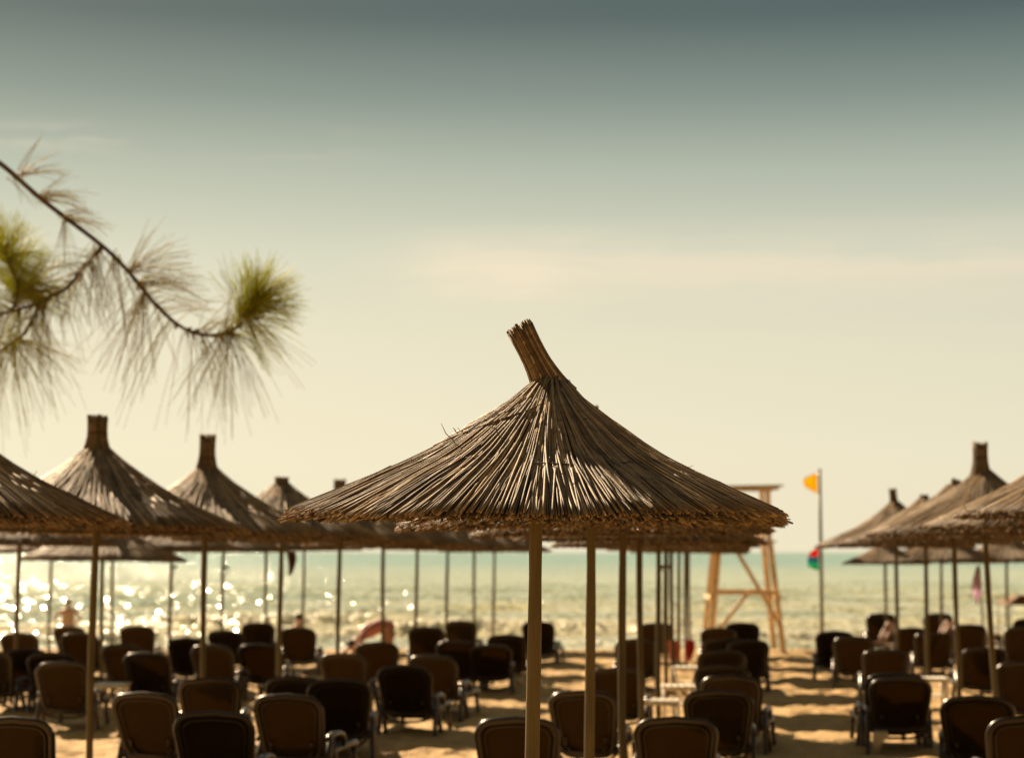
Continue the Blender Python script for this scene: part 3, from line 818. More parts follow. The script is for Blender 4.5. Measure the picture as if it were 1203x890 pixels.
# ------------------------------------------------------------------ lifeguard tower
def tower():
    Y = 49.2; z0 = gz(Y)
    sc = Y / F
    X0 = ray(872, 700)[0] * Y
    r = bpy.data.objects.new('lifeguard_tower', None); COL.objects.link(r); r.location = (X0, Y, z0)
    tag(r, 'tall timber lifeguard tower with crossed braces and flat roof by the water', 'lifeguard tower')
    W0, W1 = .88, .62      # half width at foot and at platform
    zp = 2.62; D0, D1 = .85, .62
    def leg_at(sx, sy, z): 
        t = z / zp
        return Vector((sx * (W0 + (W1 - W0) * t), sy * (D0 + (D1 - D0) * t) , z))
    for sx in (-1, 1):
        for sy in (-1, 1):
            mb = MB(); mb.beam(leg_at(sx, sy, -.15), leg_at(sx, sy, zp), .115, .10)
            ob('leg', mb.mesh('leg', M['tower_wood'], False), r)
    zc = 1.42
    for sy in (-1, 1):
        mb = MB(); mb.beam(leg_at(-1, sy, zc) + Vector((0, sy * .09, 0)), leg_at(1, sy, zc) + Vector((0, sy * .09, 0)), .05, .10)
        ob('crossbar', mb.mesh('crossbar', M['tower_wood'], False), r)
    for sx in (-1, 1):
        mb = MB(); mb.beam(leg_at(sx, -1, zc - .12) + Vector((sx * .09, 0, 0)), leg_at(sx, 1, zc - .12) + Vector((sx * .09, 0, 0)), .05, .10)
        ob('crossbar', mb.mesh('crossbar', M['tower_wood'], False), r)
    mb = MB(); mb.beam(leg_at(-.35, -1, 2.45) + Vector((0, -.10, 0)), leg_at(1, -1, .62) + Vector((0, -.10, 0)), .045, .10)
    ob('brace', mb.mesh('brace', M['tower_wood'], False), r)
    mb = MB(); mb.beam(leg_at(.15, -1, 1.5) + Vector((0, -.16, 0)), leg_at(-1, -1, .35) + Vector((0, -.16, 0)), .045, .09)
    ob('brace', mb.mesh('brace', M['tower_wood'], False), r)
    mb = MB()
    for k in range(7): mb.box((0, -.68 + .225 * k, zp + .03), (1.5, .21, .05))
    ob('platform', mb.mesh('platform', M['tower_wood'], False), r)
    for sx in (-1, 1):
        for sy in (-1, 1):
            mb = MB(); mb.beam((sx * .60, sy * .6, zp + .05), (sx * .58, sy * .58, 3.95), .10, .09)
            ob('post', mb.mesh('post', M['tower_wood'], False), r)
    mb = MB()
    mb.beam((-.6, -.66, zp + .6), (.6, -.66, zp + .6), .05, .09); mb.beam((-.66, -.6, zp + .6), (-.66, .6, zp + .6), .05, .09); mb.beam((.66, -.6, zp + .6), (.66, .6, zp + .6), .05, .09)
    ob('railing', mb.mesh('railing', M['tower_wood'], False), r)
    mb = MB(); mb.box((0, .1, zp + .42), (.9, .45, .05)); mb.box((0, -.14, zp + .72), (.9, .04, .5)); mb.box((-.4, .1, zp + .22), (.05, .4, .36)); mb.box((.4, .1, zp + .22), (.05, .4, .36))
    ob('bench', mb.mesh('bench', M['tower_wood'], False), r)
    mb = MB()
    for k in range(8): mb.box((0, -.78 + .223 * k, 3.99 + .006 * (k % 2)), (1.86, .22, .045), Euler((0, R_(-1), 0)).to_matrix())
    mb.beam((-.85, -.58, 3.935), (.85, -.58, 3.935), .05, .06); mb.beam((-.85, .58, 3.935), (.85, .58, 3.935), .05, .06)
    ob('roof', mb.mesh('roof', M['tower_roof'], False), r)
tower()

# ------------------------------------------------------------------ flags
def flag_sheet(poly, d=.10, th=.006, waves=2.0, nx=10):
    """poly: rows of (x0, x1, z) -> wavy cloth sheet with thickness"""
    m = MB(); V = []; Fs = []; n = len(poly)
    for s, off in ((0, 0), (1, th)):
        for (x0, x1, z) in poly:
            for i in range(nx + 1):
                t = i / nx; x = x0 + (x1 - x0) * t
                V.append((x, off + d * math.sin(waves * 3.1 * t + z * 3) * t, z))
    for s in (0, 1):
        for r in range(n - 1):
            for i in range(nx):
                b = s * n * (nx + 1); q = (b + r * (nx + 1) + i, b + r * (nx + 1) + i + 1, b + (r + 1) * (nx + 1) + i + 1, b + (r + 1) * (nx + 1) + i)
                Fs.append(q if s == 0 else q[::-1])
    m.add(V, Fs); return m
def flagpole():
    Y = 49.6; z0 = gz(Y); p = ray(964, HOR)
    X = p[0] * Y
    r = bpy.data.objects.new('flagpole', None); COL.objects.link(r); r.location = (X, Y, z0)
    tag(r, 'tall thin flagpole at the waterside right of the lifeguard tower', 'flagpole')
    H = at(964, 553, Y).z - z0
    mb = MB(); mb.tube([(0.01, 0, -.2), (0.01, 0, H * .5), (0, 0, H)], [.05, .046, .038], 10)
    ob('pole', mb.mesh('pole', M['metal']), r)
    mb = MB(); mb.tube([(0, 0, H), (0, 0, H + .03), (0, 0, H + .06)], [.045, .055, .01], 10)
    ob('finial', mb.mesh('finial', M['metal']), r)
    k = Y / F
    base = Vector((X, Y, 0))
    m = flag_sheet([(-.055, -.12, 0), (-.055, -.37, -5 * k), (-.055, -.43, -10 * k), (-.055, -.37, -16 * k), (-.055, -.10, -23.5 * k)], .07)
    f = ob('yellow_flag', m.mesh('yellow_flag', M['yellow_flag']), None, (X, Y, z0 + H - .06))
    tag(f, 'yellow flag flying left from the top of the flagpole', 'flag')
    zt = at(964, 645, Y).z
    f = bpy.data.objects.new('striped_flag', None); COL.objects.link(f); f.location = (X, Y, zt)
    tag(f, 'red, blue and green flag drooping low on the flagpole at the horizon', 'flag')
    m = flag_sheet([(-.05, -.06, .07), (-.05, -.16, -.0), (-.05, -.28, -.08), (-.05, -.31, -.18)], .10)
    ob('red_band', m.mesh('red_band', M['red_flag']), f)
    m = flag_sheet([(-.05, -.31, -.182), (-.05, -.34, -.26), (-.05, -.33, -.33)], .10)
    ob('blue_band', m.mesh('blue_band', M['blue_flag']), f)
    m = flag_sheet([(-.05, -.33, -.332), (-.05, -.36, -.40), (-.05, -.22, -.47), (-.05, -.08, -.52)], .10)
    ob('green_band', m.mesh('green_band', M['green_flag']), f)
flagpole()

def pennant():
    Y = 47.5; z0 = gz(Y); X = ray(1152, HOR)[0] * Y
    mb = MB(); ztop = at(1152, 664, Y).z - z0
    mb.tube([(0.04, 0, -.2), (0, 0, ztop * .6), (-.03, 0, ztop)], [.03, .025, .018], 8)
    p = ob('pennant_pole', mb.mesh('pennant_pole', M['metal']), None, (X, Y, z0))
    tag(p, 'short thin grey pole carrying the lilac pennant on the right', 'pole')
    k = Y / F; n = 9; V = []; Fs = []
    w = [(0, .5), (8, 2.5), (16, 5), (24, 6.5), (30, 6.5), (35, 3.8), (40, 2), (46, .6)]
    m = MB(); mb = MB()
    V = []; nx = 8
    for s, off in ((0, 0), (1, .008)):
        for (dy, hw) in w:
            for i in range(nx + 1):
                t = i / nx * 2 - 1
                V.append((-.07 - (dy * .03) * k + t * hw * k, off + .05 * math.sin(t * 5 + dy * .1), -dy * k))
    for s in (0, 1):
        for r in range(len(w) - 1):
            for i in range(nx):
                b = s * len(w) * (nx + 1); q = (b + r * (nx + 1) + i, b + r * (nx + 1) + i + 1, b + (r + 1) * (nx + 1) + i + 1, b + (r + 1) * (nx + 1) + i)
                Fs.append(q if s == 0 else q[::-1])
    m.add(V, Fs)
    f = ob('lilac_pennant', m.mesh('lilac_pennant', M['purple_flag']), None, (X - .02, Y - .03, z0 + ztop))
    tag(f, 'lilac pennant hanging limp on its pole in front of the sea', 'flag')
pennant()

def canopy_stand():
    Y = 49.0; z0 = gz(Y); k = Y / F
    X = ray(1178, HOR)[0] * Y
    r = bpy.data.objects.new('small_canopy', None); COL.objects.link(r); r.location = (X + .85, Y, z0)
    tag(r, 'small brown cloth canopy on thin posts at the right edge by the sea', 'canopy')
    zt = at(1190, 708, Y).z - z0
    m = MB(); V = [(-.92, -.7, zt), (.92, -.7, zt), (.92, .7, zt), (-.92, .7, zt), (-.5, -.35, zt + .19), (.5, -.35, zt + .19), (.5, .35, zt + .19), (-.5, .35, zt + .19)]
    V += [(x, y, z - .03) for x, y, z in V]
    Fs = [(0, 1, 5, 4), (1, 2, 6, 5), (2, 3, 7, 6), (3, 0, 4, 7), (4, 5, 6, 7), (9, 8, 12, 13), (10, 9, 13, 14), (11, 10, 14, 15), (8, 11, 15, 12), (15, 14, 13, 12), (0, 8, 9, 1), (1, 9, 10, 2), (2, 10, 11, 3), (3, 11, 8, 0)]
    m.add(V, Fs); ob('roof', m.mesh('roof', M['canopy_cloth'], False), r)
    for x in (-.85, .85):
        for y in (-.62, .62):
            mb = MB(); mb.tube([(x, y, -.1), (x, y, zt)], .017, 8); ob('post', mb.mesh('post', M['metal']), r)
canopy_stand()

# two pale posts by the pennant
for px, h, lb in ((1153, .62, 'pale white post left of the pennant pole'), (1160, .60, 'pale white post right of the pennant pole')):
    Y = 48.3; X = ray(px, HOR)[0] * Y; mb = MB()
    mb.tube([(0, 0, -.1), (0, 0, h * .96), (0, 0, h)], [.035, .035, .02], 10)
    tag(ob('marker_post', mb.mesh('marker_post', M['white_plastic']), None, (X, Y, gz(Y))), lb, 'post', 'pale posts beside the lilac pennant')

# ------------------------------------------------------------------ towels and hanging cloth
def hanging(name, px0, px1, py0, py1, Y, m, label, cat, taper=.7, jag=.1):
    a, b = at(px0, py0, Y), at(px1, py1, Y); w = abs(b.x - a.x); h = a.z - b.z
    V = []; Fs = []; nx, nz = 9, 8; g = np.random.default_rng(int(px0))
    for s, off in ((0, 0), (1, .012)):
        for j in range(nz + 1):
            t = j / nz; ww = w * (1 - (1 - taper) * max(0, t - .3) / .7)
            for i in range(nx + 1):
                q = i / nx - .5
                V.append((q * ww + .02 * math.sin(t * 4), off + .05 * math.sin(q * 11 + t), -h * t * (1 - jag * abs(q + .1) * (1 if j == nz else 0))))
    for s in (0, 1):
        for j in range(nz):
            for i in range(nx):
                bb = s * (nz + 1) * (nx + 1); q = (bb + j * (nx + 1) + i, bb + j * (nx + 1) + i + 1, bb + (j + 1) * (nx + 1) + i + 1, bb + (j + 1) * (nx + 1) + i)
                Fs.append(q if s == 0 else q[::-1])
    mb = MB(); mb.add(V, Fs)
    o = ob(name, mb.mesh(name, m), None, ((a.x + b.x) / 2, Y, a.z)); tag(o, label, cat); return o
hanging('red_towel', 803.5, 816, 751, 777, 10.33 * STEP - .13, M['redcloth'], 'bright red towel hanging on a pole below the lifeguard tower', 'towel', .35)
hanging('faded_towel', 784, 799, 752, 776, 9.33 * STEP - .13, M['faded_red'], 'faded red towel hanging among the thin poles left of the bright red one', 'towel', .7)
hanging('brown_cloth', 336, 347, 648, 676, 8.0 * STEP, M['brown_cloth'], 'brown cloth strip hanging under the thatch over the sea', 'cloth', .35)

# ------------------------------------------------------------------ people
def skin_body(name, joints, edges, m, parent=None, root=0, sub=2):
    me = bpy.data.meshes.new(name); me.from_pydata([j[0] for j in joints], edges, [])
    o = bpy.data.objects.new(name, me); COL.objects.link(o)
    sk = o.modifiers.new('skin', 'SKIN'); sk.use_smooth_shade = True
    lay = me.skin_vertices[0] if me.skin_vertices else None
    if lay is None:
        bm = bmesh.new(); bm.from_mesh(me); bm.verts.layers.skin.verify(); bm.to_mesh(me); bm.free(); lay = me.skin_vertices[0]
    for i, j in enumerate(joints):
        r = j[1]; lay.data[i].radius = (r, r) if np.isscalar(r) else r
        lay.data[i].use_root = (i == root)
    ss = o.modifiers.new('sub', 'SUBSURF'); ss.levels = sub; ss.render_levels = sub
    dg = bpy.context.evaluated_depsgraph_get(); dg.update()
    ev = o.evaluated_get(dg); nm = bpy.data.meshes.new_from_object(ev)
    o.modifiers.clear(); o.data = nm; nm.materials.clear(); nm.materials.append(m)
    nm.polygons.foreach_set('use_smooth', np.ones(len(nm.polygons), bool))
    if parent: o.parent = parent
    return o

def hand_joints(J, E, wrist_i, d, side):
    """palm and five fingers from a wrist joint along direction d"""
    w = Vector(J[wrist_i][0]); d = Vector(d).normalized(); s = Vector(side).normalized()
    n = len(J); J.append((tuple(w + d * .06), (.036, .02))); E.append((wrist_i, n))
    for k, (off, L) in enumerate(((-.03, .065), (-.01, .078), (.011, .072), (.030, .056))):
        a = len(J); p = w + d * .095 + s * off
        J.append((tuple(p), .0095)); E.append((n, a))
        J.append((tuple(p + d * L * .55 + Vector((0, 0, -.006))), .0085)); E.append((a, a + 1))
        J.append((tuple(p + d * L + Vector((0, 0, -.022))), .007)); E.append((a + 1, a + 2))
    a = len(J); J.append((tuple(w + d * .05 - s * .05), .011)); E.append((n, a))
    J.append((tuple(w + d * .09 - s * .065), .009)); E.append((a, a + 1))

def add_face(J_head, r, facing, up, parent, m_hair, bald=False):
    """hair cap, nose, ears and eyes as small children"""
    c = Vector(J_head); f = Vector(facing).normalized(); u = Vector(up).normalized(); s = f.cross(u).normalized(); u = s.cross(f)
    bm = bmesh.new(); bmesh.ops.create_uvsphere(bm, u_segments=18, v_segments=12, radius=r * 1.13)
    ds = [v for v in bm.verts if (v.co.z < -.05 * r and v.co.y > -.2 * r) or v.co.z < -.55 * r or (v.co.y > .62 * r and v.co.z < .45 * r)]
    bmesh.ops.delete(bm, geom=ds, context='VERTS')
    R = Matrix((s, f, u)).transposed()
    for v in bm.verts: v.co = R @ Vector((v.co.x * .86, v.co.y, v.co.z * 1.12 + r * .1)) + c
    me = bpy.data.meshes.new('hair'); bm.to_mesh(me); bm.free(); me.materials.append(m_hair)
    me.polygons.foreach_set('use_smooth', np.ones(len(me.polygons), bool))
    h = ob('hair', me, parent); so = h.modifiers.new('thick', 'SOLIDIFY'); so.thickness = .012
    mb = MB()
    for q in (-1, 1):
        e = c + s * (q * r * .36) + f * (r * .86) + u * (r * .05)
        bmx = bmesh.new(); bmesh.ops.create_icosphere(bmx, subdivisions=1, radius=r * .12); bmx.verts.index_update()
        mb.add([list(v.co + e) for v in bmx.verts], [tuple(x.index for x in fa.verts) for fa in bmx.faces]); bmx.free()
    ob('eyes', mb.mesh('eyes', M['shorts']), parent)

HEADR = .092
def seated(loc, rz, m, label, on_sand=False, arms='akimbo'):
    r = bpy.data.objects.new('person', None); COL.objects.link(r); r.location = loc; r.rotation_euler = (0, 0, rz)
    tag(r, label, 'person')
    J = [((0, 0, .10), (.155, .11)), ((0, -.015, .27), (.125, .095)), ((0, -.03, .43), (.155, .10)), ((0, -.02, .55), (.10, .075)), ((0, 0, .62), .052), ((0, .01, .70), (.068, .075)), ((0, .02, .79), (.078, .09)), ((0, .02, .865), (.06, .07))]
    E = [(0, 1), (1, 2), (2, 3), (3, 4), (4, 5), (5, 6), (6, 7)]
    for s in (-1, 1):
        a = len(J)
        J += [((s * .20, -.02, .535), .06), ((s * .30, -.10, .30), .042), ((s * .24, .06, .12) if arms == 'akimbo' else (s * .30, .12, .16), .03)]
        E += [(3, a), (a, a + 1), (a + 1, a + 2)]
        hand_joints(J, E, a + 2, (-s * .3, .9, -.1), (s, .2, 0))
        b = len(J)
        kz = .12 if not on_sand else .45
        J += [((s * .10, .05, .09), .095), ((s * .15, .47 if not on_sand else .38, kz), .06), ((s * .15, .50 if not on_sand else .55, -.28 if not on_sand else .10), .045), ((s * .15, .52 if not on_sand else .62, -.34 if not on_sand else .05), .035), ((s * .16, .66 if not on_sand else .74, -.36 if not on_sand else .03), (.042, .025))]
        E += [(0, b), (b, b + 1), (b + 1, b + 2), (b + 2, b + 3), (b + 3, b + 4)]
    # nose and ears belong to the body surface
    skin_body('body', J, E, m, r)
    add_face((0, .02, .79), HEADR, (0, 1, 0), (0, 0, 1), r, M['hair'])
    mb = MB(); mb.tube([(0, .115, .79), (0, .135, .765)], [.012, .017], 6)
    for s in (-1, 1): mb.tube([(s * .082, .01, .765), (s * .09, .0, .80)], [.014, .02], 6, flat=.5)
    ob('nose_and_ears', mb.mesh('nose_and_ears', m), r)
    sh = skin_body('swim_shorts', [((0, 0, .10), (.162, .118)), ((0, -.005, .19), (.148, .112)), ((.10, .06, .092), .102), ((.13, .27, .105), .092), ((-.10, .06, .092), .102), ((-.13, .27, .105), .092)],
                   [(0, 1), (0, 2), (2, 3), (0, 4), (4, 5)], M['shorts'], r)
    return r
def standing(loc, rz, m, label):
    """seen from behind, hands on hips, legs in the water"""
    r = bpy.data.objects.new('person', None); COL.objects.link(r); r.location = loc; r.rotation_euler = (0, 0, rz)
    tag(r, label, 'person')
    z = .88
    J = [((0, 0, z + .04), (.20, .14)), ((0, -.01, z + .22), (.19, .13)), ((0, -.02, z + .40), (.235, .14)), ((0, -.01, z + .53), (.15, .095)), ((0, 0, z + .60), .054), ((0, .01, z + .68), (.068, .075)), ((0, .02, z + .77), (.078, .09)), ((0, .02, z + .845), (.06, .07))]
    E = [(0, 1), (1, 2), (2, 3), (3, 4), (4, 5), (5, 6), (6, 7)]
    for q in (-1, 1):
        a = len(J)
        J += [((q * .21, -.01, z + .515), .066), ((q * .40, -.06, z + .30), .046), ((q * .22, .05, z + .13), .032)]
        E += [(3, a), (a, a + 1), (a + 1, a + 2)]
        hand_joints(J, E, a + 2, (-q * .35, .9, -.25), (q * .2, .2, .9))
        b = len(J)
        J += [((q * .10, 0, z - .06), .10), ((q * .12, .02, .47), .065), ((q * .13, -.01, .13), .046), ((q * .13, -.01, .05), .036), ((q * .145, .14, .03), (.042, .025))]
        E += [(0, b), (b, b + 1), (b + 1, b + 2), (b + 2, b + 3), (b + 3, b + 4)]
    skin_body('body', J, E, m, r)
    add_face((0, .02, z + .77), HEADR, (0, 1, 0), (0, 0, 1), r, M['hair'])
    mb = MB(); mb.tube([(0, .115, z + .77), (0, .135, z + .745)], [.012, .017], 6)
    for q in (-1, 1): mb.tube([(q * .082, .01, z + .745), (q * .09, 0, z + .78)], [.014, .02], 6, flat=.5)
    ob('nose_and_ears', mb.mesh('nose_and_ears', m), r)
    skin_body('swim_shorts', [((0, 0, z + .02), (.208, .148)), ((0, -.005, z + .12), (.20, .14)), ((.10, 0, z - .07), .108), ((.115, .01, z - .25), .092), ((-.10, 0, z - .07), .108), ((-.115, .01, z - .25), .092)],
              [(0, 1), (0, 2), (2, 3), (0, 4), (4, 5)], M['shorts'], r)
    return r
Yb = 60.0; standing(Vector((ray(80, 720)[0] * Yb, Yb, gz(Yb))), .12, M['skin'], 'bare-backed person standing in the shallows with hands on hips, far left')
q = at(354, 752, 50.4); seated(Vector((q.x, 49.6, gz(49.6) - .01)), -.1, M['skin_pale'], 'person sitting on the sand by the water beyond a lounger', True, 'fwd')

def bending(loc, rz):
    r = bpy.data.objects.new('person', None); COL.objects.link(r); r.location = loc; r.rotation_euler = (0, 0, rz)
    tag(r, 'person in a pink top bending over to the left near the water', 'person')
    # faces -x, bent at the hips
    J = [((.22, 0, .84), (.15, .13)), ((.02, 0, .90), (.12, .13)), ((-.18, 0, .83), (.12, .16)), ((-.28, 0, .75), (.085, .10)), ((-.35, 0, .68), .05), ((-.41, 0, .62), (.07, .068)), ((-.46, 0, .55), (.088, .078)), ((-.50, 0, .48), (.066, .06))]
    E = [(0, 1), (1, 2), (2, 3), (3, 4), (4, 5), (5, 6), (6, 7)]
    for s in (-1, 1):
        a = len(J)
        J += [((-.26, s * .19, .74), .058), ((-.44 - .05 * s, s * .23, .52), .042), ((-.66 - .08 * s, s * .20, .30), .03)]
        E += [(3, a), (a, a + 1), (a + 1, a + 2)]
        hand_joints(J, E, a + 2, (-.75, 0, -.65), (0, s, 0))
        b = len(J)
        J += [((.22, s * .10, .78), .10), ((.14, s * .13, .46), .065), ((.24, s * .13, .12), .045), ((.26, s * .13, .05), .036), ((.10, s * .14, .03), (.042, .025))]
        E += [(0, b), (b, b + 1), (b + 1, b + 2), (b + 2, b + 3), (b + 3, b + 4)]
    skin_body('body', J, E, M['skin'], r)
    add_face((-.46, 0, .55), HEADR, (-.75, 0, -.65), (-.65, 0, .75), r, M['hair'])
    mb = MB(); mb.tube([(-.535, 0, .49), (-.555, 0, .465)], [.012, .017], 6)
    for s in (-1, 1): mb.tube([(-.44, s * .082, .55), (-.45, s * .09, .58)], [.014, .02], 6, flat=.5)
    ob('nose_and_ears', mb.mesh('nose_and_ears', M['skin']), r)
    skin_body('pink_top', [((.28, 0, .80), (.165, .15)), ((.16, 0, .88), (.155, .15)), ((.02, 0, .905), (.135, .145)), ((-.16, 0, .84), (.135, .175)), ((-.25, .12, .77), .08), ((-.32, .215, .69), .066), ((-.25, -.12, .77), .08), ((-.32, -.215, .69), .066)],
              [(0, 1), (1, 2), (2, 3), (3, 4), (4, 5), (3, 6), (6, 7)], M['pink'], r)
    return r
Yb = 38.0; b_ = bending(Vector((ray(444, 745)[0] * Yb, Yb, gz(Yb))), .15); b_.scale = (1.06, 1.06, 1.06)

def lying(loc, rz, m, cloth, label):
    """on the back along +x (head at +x), knees raised"""
    r = bpy.data.objects.new('person', None); COL.objects.link(r); r.location = loc; r.rotation_euler = (0, 0, rz)
    tag(r, label, 'person')
    J = [((0, 0, .12), (.11, .15)), ((.18, 0, .115), (.095, .13)), ((.36, 0, .125), (.10, .165)), ((.48, 0, .13), (.07, .10)), ((.56, 0, .13), .05), ((.63, 0, .125), (.07, .068)), ((.71, 0, .115), (.09, .078)), ((.78, 0, .11), (.066, .06))]
    E = [(0, 1), (1, 2), (2, 3), (3, 4), (4, 5), (5, 6), (6, 7)]
    for s in (-1, 1):
        a = len(J)
        J += [((.45, s * .20, .12), .058), ((.22, s * .30, .07), .042), ((.0, s * .27, .05), .03)]
        E += [(3, a), (a, a + 1), (a + 1, a + 2)]
        hand_joints(J, E, a + 2, (-1, -s * .1, -.02), (0, s, 0))
        b = len(J)
        J += [((-.06, s * .10, .12), .095), ((-.40, s * .15 + .03, .46 + .04 * s), .06), ((-.62, s * .15, .14), .045), ((-.66, s * .15, .06), .036), ((-.80, s * .16, .035), (.042, .025))]
        E += [(0, b), (b, b + 1), (b + 1, b + 2), (b + 2, b + 3), (b + 3, b + 4)]
    skin_body('body', J, E, m, r)
    add_face((.71, 0, .115), HEADR, (0, 0, 1), (1, 0, 0), r, M['hair'])
    mb = MB(); mb.tube([(.70, 0, .205), (.675, 0, .225)], [.012, .017], 6)
    for s in (-1, 1): mb.tube([(.69, s * .082, .11), (.72, s * .09, .11)], [.014, .02], 6, flat=.5)
    ob('nose_and_ears', mb.mesh('nose_and_ears', m), r)
    skin_body('swimwear', [((0, 0, .12), (.117, .157)), ((.10, 0, .118), (.108, .148)), ((-.07, .10, .13), .101), ((-.22, .14, .28), .083), ((-.07, -.10, .13), .101), ((-.22, -.14, .26), .083)],
              [(0, 1), (0, 2), (2, 3), (0, 4), (4, 5)], cloth, r)
    return r
q = at(1062, 760, 45); Yq = 45.5; lying(Vector((ray(1068, 760)[0] * Yq, Yq, gz(Yq) + .30)), .2, M['skin_pale'], M['shorts'], 'pale person lying back with raised knees among the right-hand loungers')
Yq = 46.5; lying(Vector((ray(1136, 752)[0] * Yq, Yq, gz(Yq) + .30)), .05, M['skin'], M['redcloth'], 'tanned person in red swimwear lying between the right-hand poles')
# low mats the two lie on
for px, Yq, rz, lb in ((1068, 45.5, .2, 'low beach bed under the pale person with raised knees'), (1136, 46.5, .05, 'low beach bed under the person in red swimwear')):
    r = bpy.data.objects.new('beach_bed', None); COL.objects.link(r); r.location = (ray(px, 752)[0] * Yq, Yq, gz(Yq)); r.rotation_euler = (0, 0, rz)
    tag(r, lb, 'beach bed')
    mb = MB(); mb.box((0, 0, .27), (1.9, .66, .06), bev=.02); ob('mat', mb.mesh('mat', M['canopy_cloth'], False), r)
    for x in (-.85, .85):
        for y in (-.27, .27):
            mb = MB(); mb.tube([(x, y, -.02), (x, y, .24)], .022, 8); ob('leg', mb.mesh('leg', M['plastic_arm']), r)

# ------------------------------------------------------------------ pine tree with the branch that hangs into the picture
def smooth_path(pts, n):
    P = np.array(pts, float); t = np.concatenate([[0], np.cumsum(np.linalg.norm(np.diff(P, axis=0), axis=1))]); t /= t[-1]
    s = np.linspace(0, 1, n); out = []
    for x in s:
        i = min(len(P) - 2, max(0, np.searchsorted(t, x) - 1)); u = (x - t[i]) / (t[i + 1] - t[i])
        p0, p1, p2, p3 = P[max(0, i - 1)], P[i], P[i + 1], P[min(len(P) - 1, i + 2)]
        out.append(.5 * ((2 * p1) + (-p0 + p2) * u + (2 * p0 - 5 * p1 + 4 * p2 - p3) * u * u + (-p0 + 3 * p1 - 3 * p2 + p3) * u ** 3))
    return np.array(out)
def pine():
    g = np.random.default_rng(99)
    D = 5.6
    root = bpy.data.objects.new('pine_tree', None); COL.objects.link(root)
    tx, ty = -3.05, 5.0
    root.location = (tx, ty, 0)
    tag(root, 'pine tree at the left whose long-needled branch hangs into the sky', 'tree')
    L = lambda p: np.array(p) - np.array([tx, ty, 0])
    mb = MB(); z = np.linspace(-.3, 7.4, 14)
    mb.tube(np.stack([.12 * np.sin(z * .7), .1 * np.cos(z * .6) - .1, z], 1), np.interp(z, [-.3, .4, 7.4], [.22, .17, .05]), 12)
    ob('trunk', mb.mesh('trunk', M['bark']), root)
    def pix(l): return [L(at(x, y, D + dd)) for x, y, dd in l]
    start = [np.array([.08, -.05, 4.25]), np.array([.75, .05, 4.12])]
    mainp = smooth_path(start + pix([(-60, 152, 0), (0, 192, 0), (50, 235, 0), (118, 287, 0), (150, 318, 0), (185, 360, .02), (215, 385, .03), (245, 394, .04), (270, 389, .03), (290, 374, .02), (303, 350, 0)]), 160)
    twig = smooth_path(pix([(121, 289, 0)]) + pix([(100, 312, -.02), (78, 338, -.05), (45, 355, -.08), (5, 368, -.1), (-45, 372, -.1)]), 18)
    # find the fork: point of main path nearest photo (120,288)
    fk = L(at(120, 288, D)); i0 = int(np.argmin(np.linalg.norm(mainp - fk, axis=1)))
    twig[0] = mainp[i0]
    twig2 = smooth_path([twig[12]] + pix([(22, 340, -.12), (12, 310, -.14), (2, 285, -.15)]), 9)
    twig3 = smooth_path([twig[9]] + pix([(30, 390, -.05), (0, 412, -.02), (-30, 430, 0)]), 9)
    mb = MB()
    mb.tube(mainp, np.interp(np.linspace(0, 1, 160), [0, .35, .7, 1], [.034, .0105, .0072, .0045]), 8)
    ob('branch', mb.mesh('branch', M['bark']), root)
    for t in (twig, twig2, twig3):
        mb = MB(); mb.tube(t, np.linspace(.006, .0035, len(t)), 7); ob('twig', mb.mesh('twig', M['bark']), root)
    mb = MB()
    def needle(p, d, Ln, c, droop, r=.00105):
        Ln = Ln * 1.0; s = np.linspace(0, 1, 6); d = d / np.linalg.norm(d)
        P = p[None] + d[None] * (Ln * s)[:, None] + np.array([0, 0, -1.])[None] * (droop * Ln * s ** 2)[:, None]
        mb.tube(P, np.linspace(r, r * .5, 6), 3, c, False)
    def frame(path, i):
        T = path[min(i + 1, len(path) - 1)] - path[max(i - 1, 0)]; T /= np.linalg.norm(T)
        A = np.cross(T, [0, 1, 0.]); A /= np.linalg.norm(A) + 1e-9; return T, A, np.cross(A, T)
    def spray(path, i0, i1, n, spread, fwd, Lr, droop, cr, sect=None):
        for _ in range(n):
            f = g.uniform(i0, i1); i = int(f); p = path[i] + (path[min(i + 1, len(path) - 1)] - path[i]) * (f - i)
            T, A, B = frame(path, i); a = g.uniform(0, 6.28) if sect is None else g.uniform(*sect)
            for q in range(2):
                aa = a + g.normal(0, .06)
                d = T * (fwd + g.normal(0, .15)) + (A * math.cos(aa) + B * math.sin(aa)) * spread
                needle(p, d, g.uniform(*Lr), float(np.clip(g.uniform(*cr), 0, 1)), droop * g.uniform(.4, 1.3))
    n = len(mainp)
    # sparse old tufts along the branch, dense brush at its turned-up tip
    def tuft(px, py, npair, ang, Lr, cr=(.0, .35), droop=.3):
        c = L(at(px, py, D))
        for _ in range(npair):
            a = R_(g.uniform(*ang)); d = np.array([math.cos(a), g.normal(0, .45), math.sin(a)])
            for q in range(2): needle(c + g.normal(0, .008, 3), d + g.normal(0, .05, 3), g.uniform(*Lr), float(g.uniform(*cr)), droop * g.uniform(.3, 1.2))
    tuft(22, 205, 10, (5, 75), (.12, .17)); tuft(48, 232, 16, (-15, 50), (.10, .16)); tuft(75, 255, 12, (-15, 20), (.10, .15)); tuft(12, 205, 4, (-70, -30), (.08, .12))
    tuft(75, 258, 6, (-110, -60), (.10, .17)); tuft(115, 288, 12, (-150, -40), (.14, .2)); tuft(135, 300, 12, (-130, -55), (.16, .24))
    tuft(150, 318, 20, (-10, 70), (.16, .23)); tuft(165, 335, 16, (0, 60), (.14, .21), (.1, .5)); tuft(170, 345, 18, (-150, -60), (.18, .26))
